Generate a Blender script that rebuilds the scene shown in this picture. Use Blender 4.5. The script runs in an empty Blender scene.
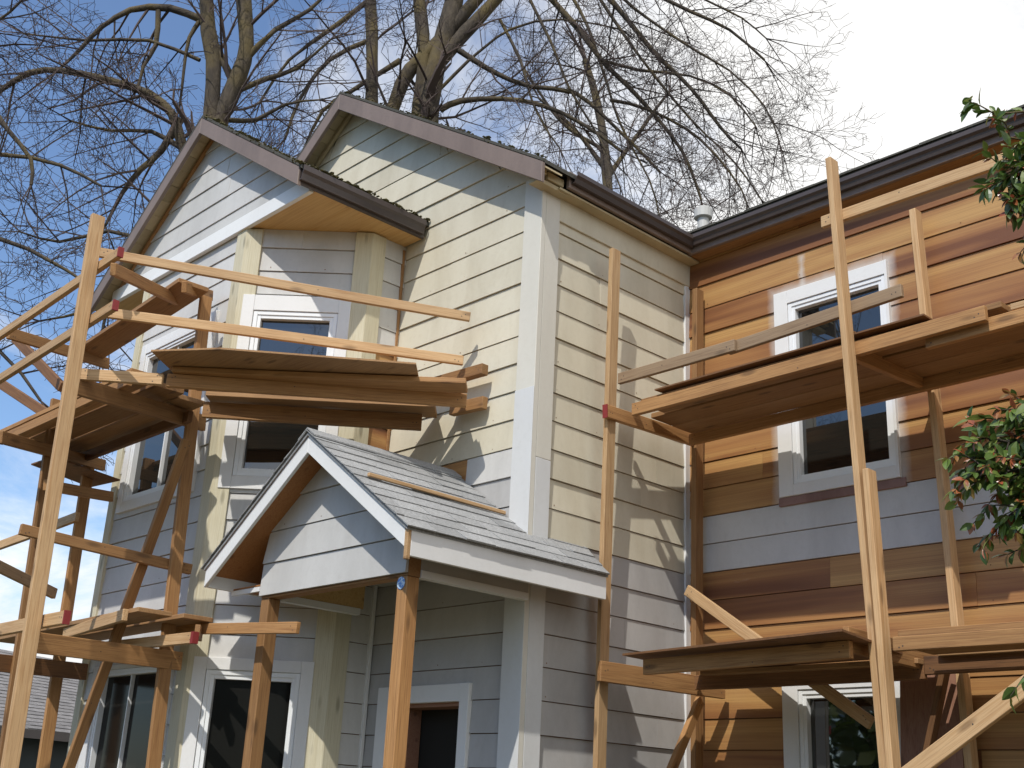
import bpy, bmesh, math, random
import numpy as np
from mathutils import Vector, Matrix

# ---------------------------------------------------------------- camera
sc = bpy.context.scene
COL = sc.collection
cam_d = bpy.data.cameras.new('camera')
cam = bpy.data.objects.new('camera', cam_d)
COL.objects.link(cam)
YAW, PIT, ROL = -.8236, .3454, .0505
_f = Vector((math.sin(YAW)*math.cos(PIT), math.cos(YAW)*math.cos(PIT), math.sin(PIT)))
_r = Vector((math.cos(YAW), -math.sin(YAW), 0)); _u = _r.cross(_f)
_R = _r*math.cos(ROL)+_u*math.sin(ROL); _U = _u*math.cos(ROL)-_r*math.sin(ROL)
cam.matrix_world = Matrix(((_R.x, _U.x, -_f.x, 0), (_R.y, _U.y, -_f.y, 0), (_R.z, _U.z, -_f.z, 1.6), (0, 0, 0, 1)))
cam_d.sensor_width = 36; cam_d.lens = 1185.56/1024*36
cam_d.clip_start = .05; cam_d.clip_end = 3000
sc.camera = cam

# ---------------------------------------------------------------- sky, sun, exposure
SUN_EL, SUN_AZ = math.radians(50), math.radians(155)      # azimuth from +Y towards +X
sc.view_settings.view_transform = 'Standard'; sc.view_settings.look = 'None'
sc.view_settings.exposure = 0.21; sc.view_settings.gamma = 1
w = bpy.data.worlds.new('World'); sc.world = w; w.use_nodes = True
nt = w.node_tree; nt.nodes.clear()
def N_(t, **k):
    n = nt.nodes.new(t)
    for a, b in k.items(): setattr(n, a, b)
    return n
def L_(a, b): nt.links.new(a, b)
sky = N_('ShaderNodeTexSky', sky_type='NISHITA', sun_disc=False)
sky.sun_elevation = SUN_EL; sky.sun_rotation = SUN_AZ
sky.air_density = 1.05; sky.dust_density = .3; sky.ozone_density = 6.0
bg1 = N_('ShaderNodeBackground'); bg1.inputs[1].default_value = .15
L_(sky.outputs[0], bg1.inputs[0])
bg2 = N_('ShaderNodeBackground'); bg2.inputs[0].default_value = (1, .995, .98, 1); bg2.inputs[1].default_value = 1.05
tc = N_('ShaderNodeTexCoord')
n2 = N_('ShaderNodeTexNoise'); n2.inputs['Scale'].default_value = 2.6; n2.inputs['Detail'].default_value = 6; L_(tc.outputs['Generated'], n2.inputs['Vector'])
cr = N_('ShaderNodeMapRange'); L_(n2.outputs[0], cr.inputs[0]); cr.inputs[1].default_value = .35; cr.inputs[2].default_value = .62; cr.inputs[3].default_value = .86; cr.inputs[4].default_value = 1.12
L_(cr.outputs[0], bg2.inputs[1])
sep = N_('ShaderNodeSeparateXYZ'); L_(tc.outputs['Generated'], sep.inputs[0])
def M_(op, a, b=None, c=None):
    n = N_('ShaderNodeMath', operation=op)
    for i, v in enumerate((a, b, c)):
        if v is None: continue
        if isinstance(v, (int, float)): n.inputs[i].default_value = v
        else: L_(v, n.inputs[i])
    return n.outputs[0]
den = M_('ADD', M_('MAXIMUM', sep.outputs[2], 0.0), .22)
cb = N_('ShaderNodeCombineXYZ')
L_(M_('DIVIDE', sep.outputs[0], den), cb.inputs[0]); L_(M_('DIVIDE', sep.outputs[1], den), cb.inputs[1])
cb.inputs[2].default_value = 4.3
noi = N_('ShaderNodeTexNoise'); noi.inputs['Scale'].default_value = 1.5; noi.inputs['Detail'].default_value = 9
noi.inputs['Roughness'].default_value = .62; noi.inputs['Distortion'].default_value = .35
L_(cb.outputs[0], noi.inputs['Vector'])
# more cloud towards the right of the house (azimuth -28 deg) and low over the horizon
vx_, vy_ = math.sin(math.radians(-18)), math.cos(math.radians(-18))
dotv = M_('ADD', M_('MULTIPLY', sep.outputs[0], vx_), M_('MULTIPLY', sep.outputs[1], vy_))
hl = M_('SQRT', M_('ADD', M_('MULTIPLY', sep.outputs[0], sep.outputs[0]), M_('ADD', M_('MULTIPLY', sep.outputs[1], sep.outputs[1]), 1e-5)))
cosd = M_('DIVIDE', dotv, hl)
mr = N_('ShaderNodeMapRange'); L_(cosd, mr.inputs[0])
mr.inputs[1].default_value = .74; mr.inputs[2].default_value = .97; mr.inputs[3].default_value = -.08; mr.inputs[4].default_value = .31
low = N_('ShaderNodeMapRange'); L_(sep.outputs[2], low.inputs[0])
low.inputs[1].default_value = .15; low.inputs[2].default_value = .42; low.inputs[3].default_value = .33; low.inputs[4].default_value = 0
back = N_('ShaderNodeMapRange'); L_(cosd, back.inputs[0])          # clearer sky behind the photographer
back.inputs[1].default_value = -.2; back.inputs[2].default_value = .3
east = N_('ShaderNodeMapRange'); L_(M_('DIVIDE', M_('ADD', sep.outputs[0], M_('MULTIPLY', sep.outputs[1], -.1)), hl), east.inputs[0])   # unseen cloud added off to the right and overhead as fill light
east.inputs[1].default_value = .45; east.inputs[2].default_value = .85; east.inputs[4].default_value = .32
over = N_('ShaderNodeMapRange'); L_(sep.outputs[2], over.inputs[0])
over.inputs[1].default_value = .68; over.inputs[2].default_value = .85; over.inputs[4].default_value = .3
tot = M_('ADD', M_('ADD', M_('ADD', noi.outputs[0], M_('MAXIMUM', east.outputs[0], over.outputs[0])), mr.outputs[0]), M_('MULTIPLY', low.outputs[0], back.outputs[0]))
rmp = N_('ShaderNodeMapRange'); rmp.interpolation_type = 'SMOOTHSTEP'; L_(tot, rmp.inputs[0])
rmp.inputs[1].default_value = .5; rmp.inputs[2].default_value = .78
mix = N_('ShaderNodeMixShader'); L_(M_('ADD', M_('MULTIPLY', rmp.outputs[0], .98), .02), mix.inputs[0]); L_(bg1.outputs[0], mix.inputs[1]); L_(bg2.outputs[0], mix.inputs[2])
wo = N_('ShaderNodeOutputWorld'); L_(mix.outputs[0], wo.inputs[0])

sd = bpy.data.lights.new('sun', 'SUN'); sd.energy = 3.2; sd.angle = math.radians(.6); sd.color = (1, .95, .87)
sun = bpy.data.objects.new('sun', sd); COL.objects.link(sun)
sdir = Vector((math.sin(SUN_AZ)*math.cos(SUN_EL), math.cos(SUN_AZ)*math.cos(SUN_EL), math.sin(SUN_EL)))
sun.rotation_euler = (-sdir).to_track_quat('-Z', 'Y').to_euler(); sun.location = (0, -4, 20)

# ---------------------------------------------------------------- helpers
random.seed(7); rng = np.random.default_rng(11)
_origin = {}
def tag(o, label=None, cat=None, group=None, kind=None):
    for k, v in (('label', label), ('category', cat), ('group', group), ('kind', kind)):
        if v: o[k] = v
    return o
def thing(name, loc, label, cat, group=None):
    o = bpy.data.objects.new(name, None); COL.objects.link(o); o.location = loc
    o.empty_display_size = .3
    return tag(o, label, cat, group)
def link(o, parent=None):
    COL.objects.link(o)
    if parent is not None:
        o.parent = parent
        bpy.context.view_layer.update()
        o.matrix_parent_inverse = parent.matrix_world.inverted()
    return o

class MB:
    def __init__(s): s.v = []; s.f = []; s.m = []; s.t = []
    def face(s, pts, m=0, t=.5):
        i = len(s.v); s.v += [tuple(p) for p in pts]; s.f.append(tuple(range(i, i+len(pts)))); s.m.append(m); s.t.append(t)
    def hexa(s, c, m=0, t=.5):       # 8 corners: bottom loop 0-3, top loop 4-7
        i = len(s.v); s.v += [tuple(p) for p in c]
        for q in ((3, 2, 1, 0), (4, 5, 6, 7), (0, 1, 5, 4), (1, 2, 6, 5), (2, 3, 7, 6), (3, 0, 4, 7)):
            s.f.append(tuple(i+k for k in q)); s.m.append(m); s.t.append(t)
    def box(s, a, b, m=0, t=.5):
        (x0, y0, z0), (x1, y1, z1) = a, b
        s.hexa([(x0, y0, z0), (x1, y0, z0), (x1, y1, z0), (x0, y1, z0), (x0, y0, z1), (x1, y0, z1), (x1, y1, z1), (x0, y1, z1)], m, t)
    def prism(s, pts, off, m=0, t=.5):   # polygon extruded by vector off
        off = Vector(off); a = [Vector(p) for p in pts]; b = [p+off for p in a]; n = len(a)
        s.face(a[::-1], m, t); s.face(b, m, t)
        for i in range(n): s.face([a[i], a[(i+1) % n], b[(i+1) % n], b[i]], m, t)
    def build(s, name, mats, parent=None, matrix=None, bevel=0, smooth=False):
        me = bpy.data.meshes.new(name); me.from_pydata(s.v, [], s.f)
        if not isinstance(mats, (list, tuple)): mats = [mats]
        for m in mats: me.materials.append(m)
        me.polygons.foreach_set('material_index', s.m)
        at = me.attributes.new('tone', 'FLOAT', 'FACE'); at.data.foreach_set('value', s.t)
        bm = bmesh.new(); bm.from_mesh(me)
        bmesh.ops.remove_doubles(bm, verts=bm.verts, dist=1e-5) if not s.keep else None
        bmesh.ops.recalc_face_normals(bm, faces=bm.faces)
        if bevel: bmesh.ops.bevel(bm, geom=list(bm.edges), offset=bevel, segments=1, affect='EDGES', clamp_overlap=True)
        bm.to_mesh(me); bm.free()
        if smooth: me.polygons.foreach_set('use_smooth', [True]*len(me.polygons))
        o = bpy.data.objects.new(name, me)
        if matrix is not None: o.matrix_world = matrix
        return link(o, parent)
    keep = True

# ---------------------------------------------------------------- materials
def mat(name):
    m = bpy.data.materials.new(name); m.use_nodes = True
    t = m.node_tree; b = t.nodes['Principled BSDF']
    return m, t, b
def nn(t, ty, **k):
    n = t.nodes.new(ty)
    for a, b in k.items(): setattr(n, a, b)
    return n
def ramp(t, fac, cols):
    r = nn(t, 'ShaderNodeValToRGB'); e = r.color_ramp.elements
    while len(e) < len(cols): e.new(.5)
    for i, (p, c) in enumerate(cols): e[i].position = p; e[i].color = (*c, 1)
    t.links.new(fac, r.inputs[0]); return r.outputs[0]
def noise(t, vec, scale, detail=5, rough=.6, dist=0, mapping=None):
    if mapping:
        mp = nn(t, 'ShaderNodeMapping'); mp.inputs['Scale'].default_value = mapping; t.links.new(vec, mp.inputs[0]); vec = mp.outputs[0]
    n = nn(t, 'ShaderNodeTexNoise'); n.inputs['Scale'].default_value = scale; n.inputs['Detail'].default_value = detail
    n.inputs['Roughness'].default_value = rough; n.inputs['Distortion'].default_value = dist
    t.links.new(vec, n.inputs['Vector']); return n.outputs[0]
def mixc(t, fac, a, b, mode='MIX'):
    n = nn(t, 'ShaderNodeMix', data_type='RGBA', blend_type=mode)
    for s, v in ((0, fac), (6, a), (7, b)):
        if isinstance(v, (int, float)): n.inputs[s].default_value = v
        elif isinstance(v, tuple): n.inputs[s].default_value = (*v, 1)
        else: t.links.new(v, n.inputs[s])
    return n.outputs[2]
def mth(t, op, a, b=0.0):
    n = nn(t, 'ShaderNodeMath', operation=op)
    for i, v in enumerate((a, b)):
        if isinstance(v, (int, float)): n.inputs[i].default_value = v
        else: t.links.new(v, n.inputs[i])
    return n.outputs[0]
def bump(t, b, h, strength=.2, dist=.01):
    n = nn(t, 'ShaderNodeBump'); n.inputs['Strength'].default_value = strength; n.inputs['Distance'].default_value = dist
    t.links.new(h, n.inputs['Height']); t.links.new(n.outputs[0], b.inputs['Normal'])
def objco(t): return nn(t, 'ShaderNodeTexCoord').outputs['Object']
def geopos(t): return nn(t, 'ShaderNodeNewGeometry').outputs['Position']
def attr(t, name='tone'): return nn(t, 'ShaderNodeAttribute', attribute_name=name).outputs['Fac']

def paint(name, base, dirty, rough=.62, stain=.5, vscale=(1.2, 1.2, .35), streak=True, tone=.12):
    m, t, b = mat(name); p = geopos(t)
    n1 = noise(t, p, 2.2, 6, .65, .4, vscale)
    n2 = noise(t, p, 26, 4, .7)
    c = mixc(t, mth(t, 'MULTIPLY', ramp(t, n1, [(.42, (0, 0, 0)), (.72, (1, 1, 1))]), stain), base, dirty)
    c = mixc(t, mth(t, 'MULTIPLY', ramp(t, n2, [(.5, (0, 0, 0)), (.8, (1, 1, 1))]), .3), c, dirty)
    tv = mth(t, 'ADD', mth(t, 'MULTIPLY', attr(t), tone), 1-tone*.5)
    cm = nn(t, 'ShaderNodeVectorMath', operation='SCALE'); t.links.new(c, cm.inputs[0]); t.links.new(tv, cm.inputs['Scale'])
    t.links.new(cm.outputs[0], b.inputs['Base Color']); b.inputs['Roughness'].default_value = rough
    bump(t, b, noise(t, p, 60, 3, .6, 0, (1, 1, 1)), .12, .004)
    return m
M = {}
M['cream'] = paint('cream_paint', (.625, .585, .465), (.45, .40, .29), stain=.6)
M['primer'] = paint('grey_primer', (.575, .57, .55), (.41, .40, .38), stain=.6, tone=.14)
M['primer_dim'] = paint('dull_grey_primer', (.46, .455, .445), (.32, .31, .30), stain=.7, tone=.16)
M['white'] = paint('white_paint', (.74, .745, .74), (.62, .62, .60), stain=.35, tone=.06)
M['corner_cream'] = paint('pale_corner_paint', (.64, .62, .55), (.52, .49, .42), stain=.4, tone=.05)
M['white_trim'] = paint('white_trim', (.80, .81, .80), (.66, .65, .62), rough=.5, stain=.3, tone=.05)
M['board_white'] = paint('primed_corner_board', (.62, .63, .63), (.5, .5, .48), stain=.4, tone=.05)
M['brown'] = paint('mauve_brown_paint', (.215, .162, .135), (.13, .097, .08), rough=.55, stain=.7, tone=.05)
M['brown_dark'] = paint('dark_brown_gutter', (.075, .058, .053), (.045, .036, .032), rough=.4, stain=.5, tone=.05)
M['old_cream'] = paint('old_soffit_paint', (.50, .42, .26), (.33, .26, .15), stain=.7, tone=.35)
M['pinkold'] = paint('stained_old_paint', (.27, .16, .135), (.14, .07, .05), stain=.9)

def lumber(name, a, b_, dark, rough=.7, gscale=1.0, objr=.25):
    m, t, b = mat(name); p = objco(t)
    oi = nn(t, 'ShaderNodeObjectInfo').outputs['Random']
    off = nn(t, 'ShaderNodeVectorMath', operation='ADD'); t.links.new(p, off.inputs[0])
    cx = nn(t, 'ShaderNodeCombineXYZ'); t.links.new(mth(t, 'MULTIPLY', oi, 37.), cx.inputs[0]); t.links.new(mth(t, 'MULTIPLY', oi, 11.), cx.inputs[1])
    t.links.new(cx.outputs[0], off.inputs[1]); p = off.outputs[0]
    g = noise(t, p, 3*gscale, 6, .6, .9, (.55, 11, 11))
    g2 = noise(t, p, 9*gscale, 4, .7, .2, (.35, 22, 22))
    c = ramp(t, g, [(.3, b_), (.52, a), (.68, b_)])
    c = mixc(t, mth(t, 'MULTIPLY', ramp(t, g2, [(.48, (0, 0, 0)), (.70, (1, 1, 1))]), .7), c, dark)
    vo = nn(t, 'ShaderNodeTexVoronoi'); vo.inputs['Scale'].default_value = 1
    mp = nn(t, 'ShaderNodeMapping'); mp.inputs['Scale'].default_value = (2.6, 9, 9); t.links.new(p, mp.inputs[0]); t.links.new(mp.outputs[0], vo.inputs['Vector'])
    kn = ramp(t, vo.outputs['Distance'], [(.09, (1, 1, 1)), (.19, (0, 0, 0))])
    c = mixc(t, mth(t, 'MULTIPLY', kn, .55), c, tuple(x*.35 for x in dark))
    big = noise(t, p, 1.3, 3, .6)
    c = mixc(t, mth(t, 'MULTIPLY', ramp(t, big, [(.45, (0, 0, 0)), (.75, (1, 1, 1))]), .35), c, dark)
    sc_ = mth(t, 'ADD', mth(t, 'MULTIPLY', oi, objr), 1-objr*.6)
    cm = nn(t, 'ShaderNodeVectorMath', operation='SCALE'); t.links.new(c, cm.inputs[0]); t.links.new(sc_, cm.inputs['Scale'])
    t.links.new(cm.outputs[0], b.inputs['Base Color']); b.inputs['Roughness'].default_value = rough
    bump(t, b, g2, .35, .003)
    return m
M['light'] = lumber('fresh_pine', (.57, .38, .20), (.46, .27, .12), (.26, .13, .05))
M['mid'] = lumber('brown_lumber', (.42, .225, .085), (.32, .155, .054), (.15, .068, .024), objr=.5)
M['dark'] = lumber('dark_lumber', (.22, .105, .04), (.16, .07, .027), (.07, .033, .015))
M['grey'] = lumber('weathered_lumber', (.36, .25, .15), (.27, .175, .10), (.15, .09, .055))
M['pine'] = lumber('pale_corner_board', (.60, .56, .42), (.54, .49, .34), (.40, .35, .22), objr=.1)
M['ply'] = lumber('golden_plywood', (.62, .42, .18), (.54, .33, .12), (.4, .22, .08), objr=.1, gscale=.5)
M['plyred'] = lumber('red_plywood', (.32, .17, .11), (.27, .13, .08), (.17, .075, .045), objr=.1)
M['sheet'] = lumber('old_plywood', (.40, .23, .10), (.31, .165, .068), (.16, .075, .032), objr=.25)
M['sheathing'] = lumber('porch_soffit_wood', (.42, .19, .065), (.35, .14, .045), (.22, .085, .03), objr=.1)
m, t, b = mat('nail_head'); b.inputs['Base Color'].default_value = (.05, .04, .035, 1); b.inputs['Roughness'].default_value = .5; M['nail'] = m
m, t, b = mat('red_end_paint'); b.inputs['Base Color'].default_value = (.23, .022, .022, 1); b.inputs['Roughness'].default_value = .6; M['red'] = m

# bare cedar siding: heartwood and sapwood bands differ from board to board
m, t, b = mat('bare_cedar'); p = geopos(t); tn = attr(t)
mp = nn(t, 'ShaderNodeMapping'); mp.inputs['Scale'].default_value = (.32, 1, 5.5); t.links.new(p, mp.inputs[0])
ad = nn(t, 'ShaderNodeVectorMath', operation='ADD'); t.links.new(mp.outputs[0], ad.inputs[0])
cx = nn(t, 'ShaderNodeCombineXYZ'); t.links.new(mth(t, 'MULTIPLY', tn, 53.), cx.inputs[0]); t.links.new(mth(t, 'MULTIPLY', tn, 31.), cx.inputs[1]); t.links.new(cx.outputs[0], ad.inputs[1])
band = noise(t, ad.outputs[0], 1.25, 3, .5, .5)
fine = noise(t, ad.outputs[0], 6, 6, .65, .6, (.5, 1, 6))
k = mth(t, 'ADD', mth(t, 'MULTIPLY', band, .9), mth(t, 'MULTIPLY', tn, .25))
c = ramp(t, k, [(.36, (.15, .053, .018)), (.47, (.25, .104, .035)), (.57, (.36, .175, .058)), (.76, (.49, .285, .10))])
c = mixc(t, mth(t, 'MULTIPLY', ramp(t, fine, [(.42, (0, 0, 0)), (.68, (1, 1, 1))]), .45), c, (.15, .06, .022))
wh = noise(t, p, 5, 4, .7, .5, (1, 1, 3))
c = mixc(t, mth(t, 'MULTIPLY', ramp(t, wh, [(.66, (0, 0, 0)), (.8, (1, 1, 1))]), .18), c, (.5, .4, .33))
# white primer brushed and sprayed past the casing of the upper window, and one upright smear above it
sx = nn(t, 'ShaderNodeSeparateXYZ'); t.links.new(p, sx.inputs[0])
def boxd(xc, hw, zc, hz):
    return mth(t, 'MAXIMUM', mth(t, 'SUBTRACT', mth(t, 'ABSOLUTE', mth(t, 'SUBTRACT', sx.outputs[0], xc)), hw), mth(t, 'SUBTRACT', mth(t, 'ABSOLUTE', mth(t, 'SUBTRACT', sx.outputs[2], zc)), hz))
def soft(d, r, k_):
    mr_ = nn(t, 'ShaderNodeMapRange'); t.links.new(mth(t, 'ADD', d, mth(t, 'MULTIPLY', noise(t, p, 9, 4, .6), .06)), mr_.inputs[0])
    mr_.inputs[1].default_value = .02; mr_.inputs[2].default_value = r; mr_.inputs[3].default_value = k_; mr_.inputs[4].default_value = 0; return mr_.outputs[0]
c = mixc(t, soft(boxd(-4.03, .45, 4.45, .76), .10, .75), c, (.58, .56, .53))
c = mixc(t, soft(boxd(-4.25, .012, 5.33, .12), .055, .6), c, (.58, .56, .53))
t.links.new(c, b.inputs['Base Color']); b.inputs['Roughness'].default_value = .55
bump(t, b, fine, .25, .003); M['cedar'] = m

# glass
m, t, b = mat('window_glass'); b.inputs['Base Color'].default_value = (.012, .013, .012, 1)
b.inputs['Roughness'].default_value = .015; b.inputs['IOR'].default_value = 2.0
bump(t, b, noise(t, geopos(t), 1.6, 2, .5), .05, .03); M['glass'] = m
m, t, b = mat('dark_glass'); b.inputs['Base Color'].default_value = (.012, .012, .011, 1); b.inputs['Roughness'].default_value = .12; b.inputs['IOR'].default_value = 1.25; M['glass_dark'] = m
m, t, b = mat('dark_opening'); b.inputs['Base Color'].default_value = (.012, .011, .009, 1); b.inputs['Roughness'].default_value = .9; M['void'] = m
m, t, b = mat('vinyl_white'); b.inputs['Base Color'].default_value = (.8, .82, .83, 1); b.inputs['Roughness'].default_value = .35; M['vinyl'] = m

def shingle(name, a, b_, moss=None):
    m, t, b = mat(name); p = geopos(t)
    n = noise(t, p, 70, 3, .8); n2 = noise(t, p, 3, 4, .6)
    c = mixc(t, ramp(t, n, [(.35, (0, 0, 0)), (.65, (1, 1, 1))]), a, tuple(x*.75 for x in b_))
    c = mixc(t, mth(t, 'MULTIPLY', ramp(t, n2, [(.4, (0, 0, 0)), (.7, (1, 1, 1))]), .35), c, tuple(x*.6 for x in b_))
    tv = mth(t, 'ADD', mth(t, 'MULTIPLY', attr(t), .34), .83)
    cm = nn(t, 'ShaderNodeVectorMath', operation='SCALE'); t.links.new(c, cm.inputs[0]); t.links.new(tv, cm.inputs['Scale'])
    t.links.new(cm.outputs[0], b.inputs['Base Color']); b.inputs['Roughness'].default_value = .9
    bump(t, b, n, .6, .003); return m
M['shingle'] = shingle('grey_shingle', (.37, .375, .375), (.27, .275, .275))
M['shingle_old'] = shingle('old_dark_shingle', (.10, .095, .08), (.05, .05, .04))
M['shingle_far'] = shingle('far_grey_shingle', (.30, .29, .29), (.15, .145, .15))
m, t, b = mat('moss'); n = noise(t, geopos(t), 30, 4, .7)
t.links.new(ramp(t, n, [(.35, (.045, .043, .015)), (.65, (.13, .115, .045))]), b.inputs['Base Color']); b.inputs['Roughness'].default_value = 1; M['moss'] = m
m, t, b = mat('metal_pipe'); b.inputs['Base Color'].default_value = (.5, .5, .48, 1); b.inputs['Roughness'].default_value = .6; M['pipe'] = m
m, t, b = mat('bark'); p = geopos(t); n = noise(t, p, 7, 6, .7, .5, (1, 1, .35)); n2 = noise(t, p, 1.3, 4, .6)
c = ramp(t, n, [(.3, (.024, .019, .015)), (.6, (.075, .06, .044)), (.8, (.12, .10, .07))])
c = mixc(t, mth(t, 'MULTIPLY', ramp(t, n2, [(.45, (0, 0, 0)), (.65, (1, 1, 1))]), .6), c, (.14, .105, .035))
t.links.new(c, b.inputs['Base Color']); b.inputs['Roughness'].default_value = .95; bump(t, b, n, .9, .04); M['bark'] = m
m, t, b = mat('twig'); n = noise(t, geopos(t), .8, 2, .5)
t.links.new(ramp(t, n, [(.35, (.045, .033, .030)), (.65, (.085, .06, .052))]), b.inputs['Base Color']); b.inputs['Roughness'].default_value = .9; M['twig'] = m
m, t, b = mat('leaf'); tn = attr(t)
t.links.new(ramp(t, tn, [(0, (.04, .085, .02)), (.6, (.12, .19, .04)), (.84, (.22, .25, .06)), (.9, (.30, .12, .04)), (1, (.36, .09, .045))]), b.inputs['Base Color'])
b.inputs['Roughness'].default_value = .28; b.inputs['Specular IOR Level'].default_value = .6
tr = nn(t, 'ShaderNodeBsdfTranslucent'); t.links.new(b.inputs['Base Color'].links[0].from_socket, tr.inputs[0])
ms = nn(t, 'ShaderNodeMixShader'); ms.inputs[0].default_value = .25; t.links.new(b.outputs[0], ms.inputs[1]); t.links.new(tr.outputs[0], ms.inputs[2])
t.links.new(ms.outputs[0], t.nodes['Material Output'].inputs[0]); M['leaf'] = m
m, t, b = mat('ground'); n = noise(t, geopos(t), .9, 8, .7)
t.links.new(ramp(t, n, [(.35, (.075, .062, .04)), (.55, (.09, .082, .042)), (.7, (.04, .06, .02))]), b.inputs['Base Color']); b.inputs['Roughness'].default_value = .95; bump(t, b, n, .6, .05); M['ground'] = m
m, t, b = mat('far_wall'); b.inputs['Base Color'].default_value = (.035, .045, .048, 1); b.inputs['Roughness'].default_value = .8; M['farwall'] = m
m, t, b = mat('blue_tag'); n = noise(t, geopos(t), 90, 2, .5)
t.links.new(ramp(t, n, [(.45, (.55, .68, .8)), (.55, (.1, .25, .6))]), b.inputs['Base Color']); M['bluetag'] = m

# ---------------------------------------------------------------- ground
g = MB(); g.face([(-900, -900, 0), (900, -900, 0), (900, 900, 0), (-900, 900, 0)])
tag(g.build('ground', M['ground']), kind='structure')

# ---------------------------------------------------------------- the house
YF, XS, YB, YA, XC, YC, XA = 5.102, -5.290, 6.717, 4.087, -6.81, 4.762, -7.48
house = thing('house', (-6.5, 7.5, 0), 'two-storey house being re-sided, with beige, grey primed and bare cedar walls and brown gabled roofs', 'house')
def courses(z0, z1, phase=3.245, pu=.1975, pd=.2015):
    out = []
    for n in range(-20, 30):
        za = phase+n*(pu if n >= 0 else pd); zb = phase+(n+1)*(pu if n+1 > 0 else pd)
        if zb > z0+.01 and za < z1-.01: out.append((n, max(za, z0), min(zb, z1)))
    return out
def siding(name, O, D, N, s0, s1, z0, z1, mats, mfn, holes=(), clip=None, joints=(1.6, 3.4), nails=True, **ck):
    O, D, N = Vector(O), Vector(D).normalized(), Vector(N).normalized()
    mb = MB(); rs = random.Random(hash(name) % 999 if False else sum(map(ord, name)))
    def P(s, z, t): return O+D*s+N*t+Vector((0, 0, z))
    for n, za, zb in courses(z0, z1, **ck):
        js = []; s = s0+rs.uniform(.3, joints[1])
        while s < s1-.25: js.append(s); s += rs.uniform(*joints)
        br = sorted({s0, s1, *[h[0] for h in holes if s0 < h[0] < s1], *[h[1] for h in holes if s0 < h[1] < s1], *js, *[b for b in BREAKS.get(name, ()) if s0 < b < s1]})
        tone = rs.random(); jit = rs.uniform(-.0025, .0025)
        for a, b in zip(br, br[1:]):
            if a in js: tone = rs.random(); jit = rs.uniform(-.0025, .0025)
            mid = (a+b)/2; rng_ = [(za, zb)]
            for h in holes:
                if h[0] < mid < h[1]:
                    nr = []
                    for lo, hi in rng_:
                        if h[2] >= hi or h[3] <= lo: nr.append((lo, hi)); continue
                        if h[2] > lo: nr.append((lo, h[2]))
                        if h[3] < hi: nr.append((h[3], hi))
                    rng_ = nr
            g0 = .0012 if a in js else 0
            for lo, hi in rng_:
                if hi-lo < .004: continue
                aa = [a+g0]*2; bb = [b]*2
                if clip:
                    l0, r0 = clip(lo); l1, r1 = clip(hi)
                    aa = [max(a, l0), max(a, l1)]; bb = [min(b, r0), min(b, r1)]
                    if bb[0]-aa[0] < .005: continue
                    if bb[1] < aa[1]: aa[1] = bb[1] = (aa[1]+bb[1])/2
                th = lambda z: .020-(z-za)/(zb-za+1e-6)*.010+jit
                mi = mfn(n, mid, lo, hi)
                if lo == za and hi-lo > .03:       # gap between the courses, its backing strip coloured dark for shade
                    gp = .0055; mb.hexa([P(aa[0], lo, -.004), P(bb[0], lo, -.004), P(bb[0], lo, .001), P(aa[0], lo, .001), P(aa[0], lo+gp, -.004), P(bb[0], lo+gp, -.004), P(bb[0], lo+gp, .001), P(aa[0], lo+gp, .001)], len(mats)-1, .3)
                    if clip: aa[0], bb[0] = aa[0]+(aa[1]-aa[0])*gp/(hi-lo), bb[0]+(bb[1]-bb[0])*gp/(hi-lo)
                    lo += gp
                mb.hexa([P(aa[0], lo, 0), P(bb[0], lo, 0), P(bb[0], lo, th(lo)), P(aa[0], lo, th(lo)),
                         P(aa[1], hi, 0), P(bb[1], hi, 0), P(bb[1], hi, th(hi)), P(aa[1], hi, th(hi))], mi, tone)
    if nails:
        for n, za, zb in courses(z0, z1, **ck):
            s = s0+.2
            while s < s1:
                if rs.random() < .55 and not any(h[0]-.02 < s < h[1]+.02 and h[2] < za+.03 < h[3] for h in holes):
                    if not clip or clip(za+.05)[0]+.05 < s < clip(za+.05)[1]-.05:
                        c = P(s+rs.uniform(-.015, .015), za+.03+rs.uniform(-.004, .006), .0185); r = rs.uniform(.003, .0055)
                        if za+.03 < zb: mb.face([c+D*r*math.cos(q*1.047)+Vector((0, 0, r*math.sin(q*1.047))) for q in range(6)], len(mats)-1, .2)
                s += .405
    return mb.build(name, mats, house)
BREAKS = {}
BREAKS['gable_siding'] = (-6.35, -5.9)
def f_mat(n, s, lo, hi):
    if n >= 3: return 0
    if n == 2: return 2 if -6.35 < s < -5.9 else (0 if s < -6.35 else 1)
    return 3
f_clip = lambda z: (-7.7-(7.40-z)/.74, min(XS, -7.7+(7.40-z)/.652))
DOOR = (-6.45, -5.72, -1, 2.33)
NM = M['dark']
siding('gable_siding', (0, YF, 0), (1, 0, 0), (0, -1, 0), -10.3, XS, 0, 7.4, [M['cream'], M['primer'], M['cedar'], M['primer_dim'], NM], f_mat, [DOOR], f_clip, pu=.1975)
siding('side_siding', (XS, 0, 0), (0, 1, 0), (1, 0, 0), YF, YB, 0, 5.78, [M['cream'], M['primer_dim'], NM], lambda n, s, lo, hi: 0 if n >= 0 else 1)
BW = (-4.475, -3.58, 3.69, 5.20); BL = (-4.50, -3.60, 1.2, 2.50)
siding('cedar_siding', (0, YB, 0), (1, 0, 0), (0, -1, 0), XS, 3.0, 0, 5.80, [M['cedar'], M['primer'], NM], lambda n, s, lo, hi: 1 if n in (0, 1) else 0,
       [(BW[0]+.05, BW[1]-.05, BW[2]+.05, BW[3]-.05), (BL[0]+.05, BL[1]-.05, BL[2]+.05, BL[3]-.05)], pu=.2027, pd=.2, joints=(3.2, 6))
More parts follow.
